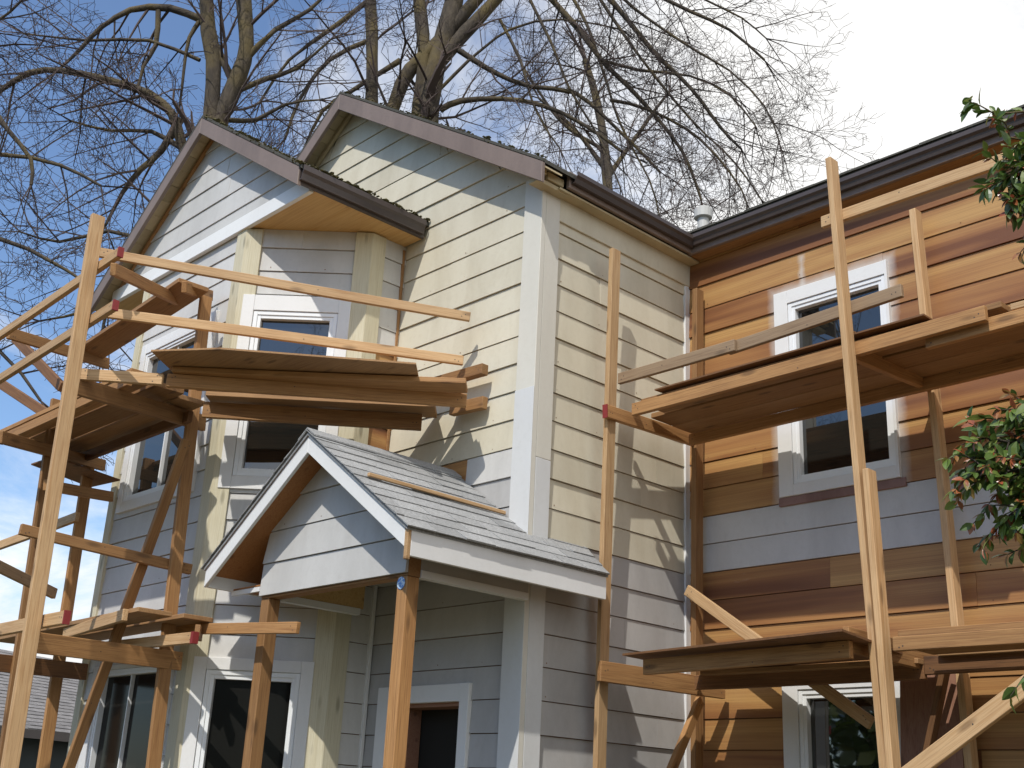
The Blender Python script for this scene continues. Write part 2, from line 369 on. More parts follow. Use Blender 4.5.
AW = (-8.945, -7.75, 3.68, 5.12); AL = (-8.87, -7.66, 1.1, 2.475)
ins = lambda h, e=.05: (h[0]+e, h[1]-e, h[2]+e, h[3]-e)
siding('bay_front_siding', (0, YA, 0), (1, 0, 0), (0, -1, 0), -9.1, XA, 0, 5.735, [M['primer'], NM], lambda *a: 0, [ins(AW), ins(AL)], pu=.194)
Dc = Vector((XC-XA, YC-YA, 0)).normalized(); Nc = Vector((Dc.y, -Dc.x, 0)); LC = math.hypot(XC-XA, YC-YA)
CW = (.03, .85, 3.665, 5.17); CL = (.03, .85, .9, 2.485)
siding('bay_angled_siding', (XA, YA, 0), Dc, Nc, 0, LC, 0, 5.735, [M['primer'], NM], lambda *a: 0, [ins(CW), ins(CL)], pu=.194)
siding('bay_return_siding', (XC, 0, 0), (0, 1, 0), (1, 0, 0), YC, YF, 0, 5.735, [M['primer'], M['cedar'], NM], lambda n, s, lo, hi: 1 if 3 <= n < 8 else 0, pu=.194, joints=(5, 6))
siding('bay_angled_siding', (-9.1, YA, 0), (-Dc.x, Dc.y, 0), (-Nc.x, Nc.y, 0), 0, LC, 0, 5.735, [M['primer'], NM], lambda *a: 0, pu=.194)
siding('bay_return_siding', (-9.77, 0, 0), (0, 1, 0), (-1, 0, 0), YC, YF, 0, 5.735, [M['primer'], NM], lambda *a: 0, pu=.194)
# far sides of the house so that it is a closed volume
bk = MB(); bk.box((-10.05, YF+.3, 0), (-9.95, 13, 5.8)); bk.box((-10.05, 12.9, 0), (3, 13, 5.8)); bk.box((2.9, YB+.02, 0), (3, 13, 5.8))
bk.build('rear_wall', M['cream'], house)

# corner boards
def boards(name, parts, m, **k):
    mb = MB()
    for a, b in parts: mb.box(a, b)
    return mb.build(name, m, house, bevel=.003)
zb0, zb1 = 0, 5.66
boards('corner_board', [((XS-.135, YF-.042, 0), (XS+.042, YF+.001, 5.80)), ((XS+.001, YF+.003, 3.75), (XS+.040, YF+.14, 5.72))], M['corner_cream'])
boards('corner_board', [((XS+.001, YF+.003, 0), (XS+.041, YF+.14, 3.748))], M['board_white'])
boards('corner_board', [((XS-.137, YF-.045, 0), (XS+.044, YF-.0425, 4.22))], M['board_white'])
boards('inner_corner_trim', [((XS+.001, YB-.065, 0), (XS+.03, YB-.002, 5.66))], M['white'])
def cboard(x, y, D1, D2, z0, z1, wd=.115):
    for D in (Vector(D1), Vector(D2)):
        mb = MB(); D = D.normalized(); Nn = Vector((D.y, -D.x, 0))
        if Nn.dot(Vector((.35, -.93, 0))) < 0 and abs(D.x) > .1: Nn = -Nn
        if abs(D.x) <= .1 and Nn.x*(1 if x > -8 else -1) < 0: Nn = -Nn
        O = Vector((x, y, 0))
        a, b = O, O+D*wd
        o1, o2 = Nn*.001, Nn*.036
        Dx = Vector(D2 if D == Vector(D1).normalized() else D1).normalized(); Nx = Vector((Dx.y, -Dx.x, 0))
        if Nx.dot(-D) < 0: Nx = -Nx
        om = (Nn+Nx)/(1+Nn.dot(Nx))*.036                 # the two boards meet in a mitre
        mb.hexa([a+o1*0+Vector((0, 0, z0)), b+o1+Vector((0, 0, z0)), b+o2+Vector((0, 0, z0)), a+om+Vector((0, 0, z0)),
                 a+o1*0+Vector((0, 0, z1)), b+o1+Vector((0, 0, z1)), b+o2+Vector((0, 0, z1)), a+om+Vector((0, 0, z1))])
        ang = math.atan2(D.y, D.x)
        # local X runs up the board so that the grain follows it
        mtx = Matrix.Translation((x, y, 0)) @ Matrix(((0, 0, 1, 0), (0, 1, 0, 0), (-1, 0, 0, 0), (0, 0, 0, 1))).inverted()
        mb.v = [tuple(mtx.inverted() @ Vector(v)) for v in mb.v]
        mb.build('bay_corner_board', M['pine'], house, matrix=mtx, bevel=.002)
cboard(XA, YA, (-1, 0, 0), Dc, 0, 5.725)
cboard(XC, YC, -Dc, (0, 1, 0), 0, 5.725)
cboard(-9.1, YA, (1, 0, 0), (-Dc.x, Dc.y, 0), 0, 5.725, .085)
boards('bay_inner_trim', [((XC+.001, YF-.045, 3.1), (XC+.025, YF-.022, 5.7))], M['mid'])
boards('bay_inner_trim', [((XC+.001, YF-.05, 0), (XC+.035, YF-.022, 3.09))], M['white'])

# frieze boards
boards('frieze_board', [((XS+.004, YF+.14, 5.50), (XS+.036, YB-.01, 5.76))], M['cream'])

# windows
def window(O, D, N, box, glass, sash=.05, mull=None, rail=None, strip=None, casing_m='white', deep=.05, glass_m='glass'):
    O, D, N = Vector(O), Vector(D).normalized(), Vector(N).normalized()
    def bx(mb, s0, s1, z0, z1, t0, t1):
        c = [O+D*s+N*t+Vector((0, 0, z)) for z in (z0, z1) for s, t in ((s0, t0), (s1, t0), (s1, t1), (s0, t1))]
        mb.hexa(c)
    s0, s1, z0, z1 = box; g0, g1, h0, h1 = glass
    a0, a1, b0, b1 = g0-sash, g1+sash, h0-sash, h1+sash
    mb = MB()
    bx(mb, s0, a0, z0, z1, .004, .044); bx(mb, a1, s1, z0, z1, .004, .044)
    bx(mb, a0+.0005, a1-.0005, b1, z1, .004, .042); bx(mb, a0+.0005, a1-.0005, z0, b0, .004, .042)
    win = mb.build('window', M[casing_m], house, bevel=.002)
    mb = MB(); k = .012
    bx(mb, a0+.001, g0, b0, b1, -deep, .026); bx(mb, g1, a1-.001, b0, b1, -deep, .026)
    bx(mb, g0+.0005, g1-.0005, h1, b1, -deep, .025); bx(mb, g0+.0005, g1-.0005, b0, h0, -deep, .025)
    # stepped inner lip of the vinyl frame
    bx(mb, a0+.003, g0-sash*.45, b0+.003, b1-.003, .026, .034); bx(mb, g1+sash*.45, a1-.003, b0+.003, b1-.003, .026, .034)
    bx(mb, g0-sash*.45, g1+sash*.45, h1+sash*.45, b1-.003, .026, .033); bx(mb, g0-sash*.45, g1+sash*.45, b0+.003, h0-sash*.45, .026, .033)
    if mull: bx(mb, mull-.006, mull+.006, h0, h1, -.03, .012)
    if rail: bx(mb, g0, g1, rail-.018, rail+.018, -.03, .012)
    mb.build('sash', M['vinyl'], win, bevel=.0015)
    mb = MB(); c = [O+D*s+N*t+Vector((0, 0, z)) for z in (h0-.01, h1+.01) for s, t in ((g0-.01, -.025), (g1+.01, -.025), (g1+.01, -.017), (g0-.01, -.017))]
    mb.hexa(c); mb.build('pane', M[glass_m], win)
    return win
X1, FN = (1, 0, 0), (0, -1, 0)
window((0, YB, 0), X1, FN, BW, (-4.31, -3.655, 3.825, 5.045), .055, rail=4.42)
boards('sill_board', [((-4.49, YB-.03, 3.63), (-3.55, YB-.004, 3.688))], M['pinkold'])
window((0, YB, 0), X1, FN, BL, (-4.33, -3.77, 1.33, 2.36), .055)
window((0, YA, 0), X1, FN, AW, (-8.825, -7.90, 3.81, 4.985), .045, mull=-8.36)
window((0, YA, 0), X1, FN, AL, (-8.72, -7.80, 1.25, 2.40), .045, mull=-8.30, glass_m='glass_dark')
window((XA, YA, 0), Dc, Nc, CW, (.18, .70, 3.82, 4.985), .06)
window((XA, YA, 0), Dc, Nc, CL, (.18, .705, 1.05, 2.345), .06, glass_m='glass_dark')
# doorway on the porch
mb = MB(); mb.box((-6.64, YF-.046, 0), (-6.45, YF-.003, 2.345)); mb.box((-5.80, YF-.046, 0), (-5.715, YF-.003, 2.345)); mb.box((-6.449, YF-.044, 2.235), (-5.801, YF-.003, 2.344))
dr = mb.build('doorway', M['white'], house, bevel=.002)
mb = MB(); mb.box((-6.45, YF-.002, 0), (-6.41, YF+.16, 2.24)); mb.box((-5.81, YF-.002, 0), (-5.77, YF+.16, 2.24)); mb.box((-6.41, YF-.002, 2.21), (-5.81, YF+.16, 2.24))
mb.build('jamb', M['plyred'], dr)
mb = MB(); mb.box((-6.5, YF+.17, 0), (-5.7, YF+.19, 2.3)); mb.build('dark_interior_sheet', M['void'], dr)  # dark sheet standing in for the unlit room behind the empty doorway

# ---------------------------------------------------------------- roofs
def slab(mb, a, b, c, d, th, m=0, t=.5):    # quad a,b,c,d (top face) thickened downwards
    off = Vector((0, 0, -th)); top = [Vector(p) for p in (a, b, c, d)]; bot = [p+off for p in top]
    mb.hexa([bot[0], bot[1], bot[2], bot[3], top[0], top[1], top[2], top[3]], m, t)
def tabs(name, O, Ud, Sd, Nd, width_fn, nrow, ex, tw, m, parent, seed, thick=.008):
    """rows of shingle tabs: Ud along the eave, Sd up the slope"""
    O, Ud, Sd, Nd = Vector(O), Vector(Ud).normalized(), Vector(Sd).normalized(), Vector(Nd).normalized()
    mb = MB(); rs = random.Random(seed)
    for r in range(nrow):
        u = -rs.uniform(0, tw)
        s0 = r*ex; s1 = s0+ex+.02
        lo0, hi0 = width_fn(s0); lo1, hi1 = width_fn(s1)
        while u < max(hi0, hi1):
            wv = tw*rs.uniform(.75, 1.25); u2 = u+wv-.004
            th = thick*rs.uniform(.6, 1.3); js = rs.uniform(-.004, .004)
            a0, b0 = max(u, lo0), min(u2, hi0); a1, b1 = max(u, lo1), min(u2, hi1)
            if b0-a0 > .01 or b1-a1 > .01:
                b0 = max(b0, a0); b1 = max(b1, a1)
                p = [O+Ud*a0+Sd*(s0+js), O+Ud*b0+Sd*(s0+js), O+Ud*b1+Sd*s1, O+Ud*a1+Sd*s1]
                mb.hexa(p+[p[0]+Nd*th*1.15, p[1]+Nd*th*1.15, p[2]+Nd*.002, p[3]+Nd*.002], 0, rs.random())
            u += wv
    return mb.build(name, m, parent)

# main gable roof over the beige wall; ridge runs back (+Y)
PR = (-7.706, 7.471); RE = (-5.10, 5.775); LE = (-10.3, 5.55); YR = 4.90
rf = MB()
slab(rf, (PR[0], YR, PR[1]+.02), (RE[0], YR, RE[1]+.02), (RE[0], 13, RE[1]+.02), (PR[0], 13, PR[1]+.02), .03)
slab(rf, (LE[0], YR, LE[1]+.02), (PR[0], YR, PR[1]+.02), (PR[0], 13, PR[1]+.02), (LE[0], 13, LE[1]+.02), .03)
roofm = rf.build('main_roof', M['shingle_old'], house)
def rake(name, p, q, y0, y1, h, m, parent=house, nudge=0):
    mb = MB(); (xa, za), (xb, zb) = p, q
    mb.hexa([(xa, y0, za-h), (xb, y0, zb-h), (xb, y1, zb-h), (xa, y1, za-h), (xa, y0, za), (xb, y0, zb), (xb, y1, zb), (xa, y1, za)])
    return mb.build(name, m, parent, bevel=.003)
def soffit_boards(name, p, q, y0, y1, m, n, parent=house, th=.015):
    mb = MB(); (xa, za), (xb, zb) = p, q; rs = random.Random(n*7)
    for i in range(n):
        f0, f1 = i/n, (i+1)/n-.004*11/n
        x0, x1 = xa+(xb-xa)*f0, xa+(xb-xa)*f1; z0, z1 = za+(zb-za)*f0, za+(zb-za)*f1
        j = rs.uniform(-.004, .004)
        mb.hexa([(x0, y0, z0-th+j), (x1, y0, z1-th+j), (x1, y1, z1-th+j), (x0, y1, z0-th+j), (x0, y0, z0), (x1, y0, z1), (x1, y1, z1), (x0, y1, z0)], 0, rs.random())
    return mb.build(name, m, parent)
rake('rake_board', PR, (RE[0], RE[1]), YR, YR+.03, .165, M['brown'])
rake('rake_board', (LE[0], LE[1]), (PR[0]-.002, PR[1]), YR, YR+.03, .165, M['brown'])
soffit_boards('rake_soffit', (LE[0], LE[1]-.03), (PR[0], PR[1]-.03), YR+.032, YF-.0, M['old_cream'], 22)
soffit_boards('rake_soffit', (PR[0], PR[1]-.03), (RE[0], RE[1]-.03), YR+.032, YF-.0, M['old_cream'], 22)
rake('rake_trim', (LE[0], LE[1]-.05), (PR[0], PR[1]-.05), YF-.05, YF-.02, .05, M['old_cream'])
rake('rake_trim', (PR[0], PR[1]-.05), (XS-.02, PR[1]-.05-.651*(XS-.02-PR[0])), YF-.05, YF-.02, .04, M['cream'])
# eave along the side wall
mb = MB(); mb.box((XS+.13, 5.20, 5.700), (XS+.16, YB-.12, 5.83)); mb.build('eave_fascia', M['brown'], house, bevel=.003)
mb = MB(); mb.box((XS+.02, YR+.04, 5.665), (XS+.11, 5.24, 5.70), 0); mb.box((XS+.03, YR+.04, 5.72), (XS+.14, 5.0, 5.77), 0); mb.box((XS+.05, 5.03, 5.71), (XS+.12, 5.19, 5.77), 0)
mb.build('rafter_end', M['old_cream'], house, bevel=.004)
mb = MB(); mb.box((XS+.037, 5.14, 5.675), (XS+.13, YB-.02, 5.69)); mb.build('eave_soffit', M['old_cream'], house)
def gutter(name, path, h=.115, d=.10, m=None):
    """K-style trough along a straight segment; path = (p, q, outward)"""
    p, q, o = [Vector(v) for v in path]; prof = [(0, 0), (d*.55, 0), (d*.72, h*.42), (d, h*.62), (d, h), (d-.006, h), (d-.006, h*.66), (d*.68, h*.48), (d*.5, .006), (.006, .006), (.006, h), (0, h)]
    mb = MB(); a = [p+o*x+Vector((0, 0, z)) for x, z in prof]; b = [q+o*x+Vector((0, 0, z)) for x, z in prof]; n = len(prof)
    for i in range(n): mb.face([a[i], a[(i+1) % n], b[(i+1) % n], b[i]])
    mb.face(a[::-1]); mb.face(b)
    return mb.build(name, m or M['brown_dark'], house)
gutter('gutter', ((XS+.161, 5.22, 5.735), (XS+.161, YB-.16, 5.735), (1, 0, 0)), h=.078, d=.062)
# cedar wing: eave, gutter and low roof behind
YE = YB-.155
mb = MB(); mb.box((XS+.13, YE, 5.695), (3.05, YE+.03, 5.83)); mb.build('eave_fascia', M['brown'], house, bevel=.003)
mb = MB(); mb.box((XS+.13, YE+.031, 5.695), (3.05, YB-.022, 5.705)); mb.build('eave_soffit', M['mid'], house)
gutter('gutter', ((XS+.17, YE, 5.742), (3.05, YE, 5.752), (0, -1, 0)), h=.078, d=.062)
mb = MB(); slab(mb, (XS-2.4, YE-.03, 5.862), (3.1, YE-.03, 5.862), (3.1, 10.2, 7.3), (XS-2.4, 10.2, 7.3), .03)
slab(mb, (XS-2.4, 10.2, 7.3), (3.1, 10.2, 7.3), (3.1, 13.2, 6), (XS-2.4, 13.2, 6), .03)
mb.build('wing_roof', M['shingle_old'], house)
mb = MB(); rs = random.Random(5)
x = XS+.1
while x < 3:
    wv = rs.uniform(.2, .34); mb.box((x, YE-.045+rs.uniform(-.005, .005), 5.852), (x+wv-.004, YE+.1, 5.862+rs.uniform(.002, .008)), 0, rs.random()); x += wv
mb.build('eave_shingles', M['shingle_old'], house)

# bay roof
BP = (-8.212, 6.967); BR = (-6.555, 5.858); BLf = (-9.906, 5.741); YBR = 3.90
rf = MB()
slab(rf, (BP[0], YBR, BP[1]+.02), (BR[0]+.03, YBR, BR[1]+.0), (BR[0]+.03, YF-.02, BR[1]+.0), (BP[0], YF-.02, BP[1]+.02), .03)
slab(rf, (BLf[0], YBR, BLf[1]+.02), (BP[0], YBR, BP[1]+.02), (BP[0], YF-.02, BP[1]+.02), (BLf[0], YF-.02, BLf[1]+.02), .03)
rf.build('bay_roof', M['shingle_old'], house)
rake('rake_board', BP, BR, YBR, YBR+.03, .155, M['brown'])
rake('rake_board', BLf, (BP[0]-.002, BP[1]), YBR, YBR+.03, .155, M['brown'])
soffit_boards('rake_soffit', (BLf[0], BLf[1]-.035), (BP[0], BP[1]-.035), YBR+.032, YA, M['old_cream'], 13)
soffit_boards('rake_soffit', (BP[0], BP[1]-.035), (BR[0], BR[1]-.035), YBR+.032, YA, M['old_cream'], 13)
rake('rake_trim', (BLf[0]+.1, BLf[1]-.02), (BP[0], BP[1]-.07), YA-.05, YA-.022, .04, M['mid'])
b_clip = lambda z: (BP[0]-(6.905-z)/.724, BP[0]+(6.905-z)/.669)
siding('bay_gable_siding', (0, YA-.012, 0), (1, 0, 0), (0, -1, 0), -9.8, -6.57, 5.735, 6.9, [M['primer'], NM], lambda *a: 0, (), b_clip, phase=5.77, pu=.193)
mb = MB(); mb.box((-9.72, YA-.055, 5.722), (-6.60, YA-.018, 5.845)); mb.build('gable_band', M['white_trim'], house, bevel=.003)
mb = MB(); mb.box((-9.9, YA-.017, 5.737), (-6.56, YF-.025, 5.75)); so = mb.build('bay_soffit', M['ply'], house)
mb = MB(); mb.box((BR[0]-.03, YBR+.031, 5.728), (BR[0], YF-.03, 5.86)); mb.build('eave_fascia', M['brown_dark'], house, bevel=.003)
gutter('gutter', ((BR[0]+.001, YBR+.01, 5.745), (BR[0]+.001, YF-.06, 5.745), (1, 0, 0)), h=.11, d=.05)

# moss along the old roof edges
def mossline(pts, n, r0, r1, name='moss', parent=house, seed=1):
    mb = MB(); rs = random.Random(seed)
    for i in range(n):
        f = rs.random(); k = min(int(f*(len(pts)-1)), len(pts)-2); g_ = f*(len(pts)-1)-k
        p = Vector(pts[k]).lerp(Vector(pts[k+1]), g_)+Vector((rs.uniform(-.03, .03), rs.uniform(-.02, .05), rs.uniform(-.004, .008)))
        r = rs.uniform(r0, r1)*(1 if rs.random() < .85 else 1.8)
        ring = 5
        top = p+Vector((0, 0, r*.8)); bot = p-Vector((0, 0, r*.8)); a0 = rs.random()*6
        ps = [p+Vector((math.cos(a0+q*1.2566)*r*rs.uniform(.8, 1.5), math.sin(a0+q*1.2566)*r*rs.uniform(.8, 1.5), rs.uniform(-.2, .2)*r)) for q in range(ring)]
        for q in range(ring): mb.face([ps[q], ps[(q+1) % ring], top]); mb.face([ps[(q+1) % ring], ps[q], bot])
    o = mb.build(name, M['moss'], parent); tag(o, kind='stuff'); return o
mossline([(BP[0], YBR+.02, BP[1]+.02), (BR[0], YBR+.02, BR[1]+.015)], 320, .005, .012, seed=2)
mossline([(BR[0]+.02, YBR, BR[1]+.012), (BR[0]+.02, YF-.05, BR[1]+.012)], 420, .005, .013, seed=3)
mossline([(PR[0], YR+.02, PR[1]+.02), (RE[0], YR+.02, RE[1]+.02)], 320, .004, .010, seed=4)
mossline([(-8.2, YR+.02, PR[1]-.35), (PR[0], YR+.02, PR[1]+.02)], 80, .004, .010, seed=6)
# vent pipe
def lathe(mb, c, prof, n=16, m=0):
    c = Vector(c); pr = [[c+Vector((r*math.cos(2*math.pi*i/n), r*math.sin(2*math.pi*i/n), z)) for i in range(n)] for r, z in prof]
    for a, b in zip(pr, pr[1:]):
        for i in range(n): mb.face([a[i], a[(i+1) % n], b[(i+1) % n], b[i]], m)
    mb.face(pr[0][::-1], m); mb.face(pr[-1], m)
mb = MB(); lathe(mb, (-5.70, 7.46, 0), [(.05, 5.9), (.05, 6.55), (.05, 6.555)]); lathe(mb, (-5.70, 7.46, 0), [(.07, 6.555), (.08, 6.56), (.08, 6.64), (.07, 6.65), (.03, 6.655)])
mb.build('roof_vent', M['pipe'], house)

# ---------------------------------------------------------------- porch (part of the house)
xr, yr, zr, xe, ze, ye, y2 = -6.02, 3.874, 3.765, -4.953, 3.03, 5.488, 5.633
YP = 4.11; sl = (zr-ze)/(xe-xr); xl = 2*xr-xe
pr_ = MB()
z_at = lambda x: zr-sl*abs(x-xr)
pr_.prism([(xr, yr+.0, zr-.012), (xe, yr, ze-.012), (xe, ye, ze-.012), (XS+.02, y2, z_at(XS)-.012), (XS+.02, YF-.02, z_at(XS)-.012), (xr, YF-.02, zr-.012)], (0, 0, -.02))
pr_.prism([(xl, yr, ze-.012), (xr, yr, zr-.012), (xr, YF-.02, zr-.012), (xl, YF-.3, ze-.012)], (0, 0, -.02))
proof = pr_.build('porch_roof', M['shingle'], house)
th_ = math.atan(sl); SL = (xe-xr)/math.cos(th_)
Sd = (-math.cos(th_), 0, math.sin(th_)); Nd = (math.sin(th_), 0, math.cos(th_))
def wf(s):
    x = xe+.02-s*math.cos(th_)
    hi = (ye+(y2-ye)*(xe-x)/(xe-XS)) if x > XS+.03 else YF-.022
    return (-.012, hi-yr)
tabs('shingles', (xe+.02, yr, ze-.02), (0, 1, 0), Sd, Nd, wf, 10, (SL+.02)/10, .26, M['shingle'], proof, 3)
tabs('shingles', (xl-.02, yr, ze-.02), (0, 1, 0), (math.cos(th_), 0, math.sin(th_)), (-math.sin(th_), 0, math.cos(th_)), lambda s: (-.012, YF-.1-yr), 10, (SL+.02)/10, .26, M['shingle'], proof, 4)
mb = MB(); mb.hexa([(xr-.09, yr-.01, zr-.055), (xr, yr-.01, zr+.006), (xr, YF-.03, zr+.006), (xr-.09, YF-.03, zr-.055), (xr-.09, yr-.01, zr-.045), (xr, yr-.01, zr+.016), (xr, YF-.03, zr+.016), (xr-.09, YF-.03, zr-.045)])
mb.hexa([(xr, yr-.01, zr+.006), (xr+.09, yr-.01, zr-.055), (xr+.09, YF-.03, zr-.055), (xr, YF-.03, zr+.006), (xr, yr-.01, zr+.016), (xr+.09, yr-.01, zr-.045), (xr+.09, YF-.03, zr-.045), (xr, YF-.03, zr+.016)])
mb.build('ridge_cap', M['shingle'], proof)
FH = .125
# rake boards of the porch
rake('porch_rake_board', (xr, zr-.018), (xe-.032, z_at(xe-.032)-.018), yr+.012, yr+.036, FH, M['white'])
rake('porch_rake_board', (xl+.005, ze-.018), (xr-.002, zr-.018), yr+.012, yr+.036, FH, M['white'])
rake('drip_edge', (xl, ze-.004), (xr-.001, zr-.004), yr+.002, yr+.011, .03, M['pinkold'])
rake('drip_edge', (xr, zr-.004), (xe, ze-.004), yr+.002, yr+.011, .016, M['brown_dark'])
mb = MB(); mb.box((xe-.03, yr+.038, ze-.015-FH-.03), (xe-.004, ye-.01, ze-.03)); mb.build('porch_fascia', M['white'], house, bevel=.002)
mb = MB(); mb.box((xe-.031, yr+.012, ze-.19), (xe-.004, yr+.0375, ze-.02)); mb.build('fascia_end', M['light'], house, bevel=.002)
mb = MB(); mb.box((xl+.004, yr+.038, ze-.015-FH), (xl+.03, YF-.4, ze-.03)); mb.build('porch_fascia', M['white'], house, bevel=.002)
mb = MB(); mb.box((xe-.012, yr+.04, ze-.029), (xe-.001, ye, ze-.018)); mb.build('drip_edge', M['sheathing'], house)
# orange plywood soffits between rake and gable wall
mb = MB()
mb.hexa([(xl+.03, yr+.04, ze-.06), (xr, yr+.04, zr-.06), (xr, YP+.3, zr-.06), (xl+.03, YP+.3, ze-.06), (xl+.03, yr+.04, ze-.045), (xr, yr+.04, zr-.045), (xr, YP+.3, zr-.045), (xl+.03, YP+.3, ze-.045)])
mb.hexa([(xr, yr+.04, zr-.06), (xe-.04, yr+.04, ze-.04), (xe-.04, YP-.004, ze-.04), (xr, YP-.004, zr-.06), (xr, yr+.04, zr-.045), (xe-.04, yr+.04, ze-.03), (xe-.04, YP-.004, ze-.03), (xr, YP-.004, zr-.045)])
mb.build('porch_soffit', M['sheathing'], house)
mb = MB(); mb.box((xl+.04, YP-.02, 2.895), (-6.722, YF-.45, 2.905)); mb.build('porch_soffit', M['sheathing'], house)
mb = MB(); mb.box((xl+.02, YP-.02, 2.862), (-6.722, YP+.0, 2.892)); mb.build('eave_return', M['white'], house)
mb = MB(); mb.box((-5.2, YP+.02, 2.92), (xe-.03, ye-.02, 2.935)); mb.build('porch_soffit', M['dark'], house)
p_clip = lambda z: (max(-6.72, xr-(3.70-z)/sl), min(-5.215, xr+(3.70-z)/sl))
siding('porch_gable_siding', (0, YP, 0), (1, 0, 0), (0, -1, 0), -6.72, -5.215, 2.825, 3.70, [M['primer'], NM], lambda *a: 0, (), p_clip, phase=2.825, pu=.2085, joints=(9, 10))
mb = MB(); mb.box((-6.72, YP+.002, 2.815), (-5.215, YP+.09, 3.06)); mb.build('porch_beam', M['mid'], house)
mb = MB(); mb.prism([(-6.71, YP+.012, 3.062), (-5.22, YP+.012, 3.062), (xr, YP+.012, 3.62)], (0, .02, 0)); mb.build('gable_backing', M['sheathing'], house)
mb = MB(); mb.box((-5.255, YP+.092, 2.86), (-5.215, YF-.05, 3.14)); mb.build('porch_beam', M['primer_dim'], house)
mb = MB(); mb.box((-5.262, YP+.092, 2.815), (-5.208, YF-.05, 2.858)); mb.build('beam_trim', M['white'], house)
mb = MB(); mb.box((-6.72, YP+.092, 2.86), (-6.68, 4.9, 3.14)); mb.build('porch_beam', M['ply'], house)
mb = MB(); mb.box((-6.728, YP+.092, 2.815), (-6.672, 4.87, 2.858)); mb.build('beam_trim', M['white'], house)
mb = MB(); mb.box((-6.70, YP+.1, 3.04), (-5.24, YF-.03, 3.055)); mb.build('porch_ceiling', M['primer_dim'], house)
for px_, bx_ in ((-6.675, -6.655), (-5.262, -5.255)):
    mb = MB(); c0 = Vector((px_, YP+.045, 2.813)); h = .0445
    L = 2.813
    mb.box((0, -h, -h), (L, h, h))
    mtx = Matrix.Translation((px_, YP+.045, 0)) @ Matrix.Rotation(-math.pi/2, 4, 'Y')
    po = mb.build('porch_post', M['mid'], house, matrix=mtx, bevel=.004)
    if bx_ > -6:
        mb = MB(); mb.face([(px_-.005+.036*math.cos(q*.5236), YP-.0035, 2.775+.036*math.sin(q*.5236)) for q in range(12)]); mb.prism([(px_-.005+.034*math.cos(q*.5236), YP-.003, 2.775+.034*math.sin(q*.5236)) for q in range(12)], (0, .002, 0))
        mb.build('round_tag', M['bluetag'], po)

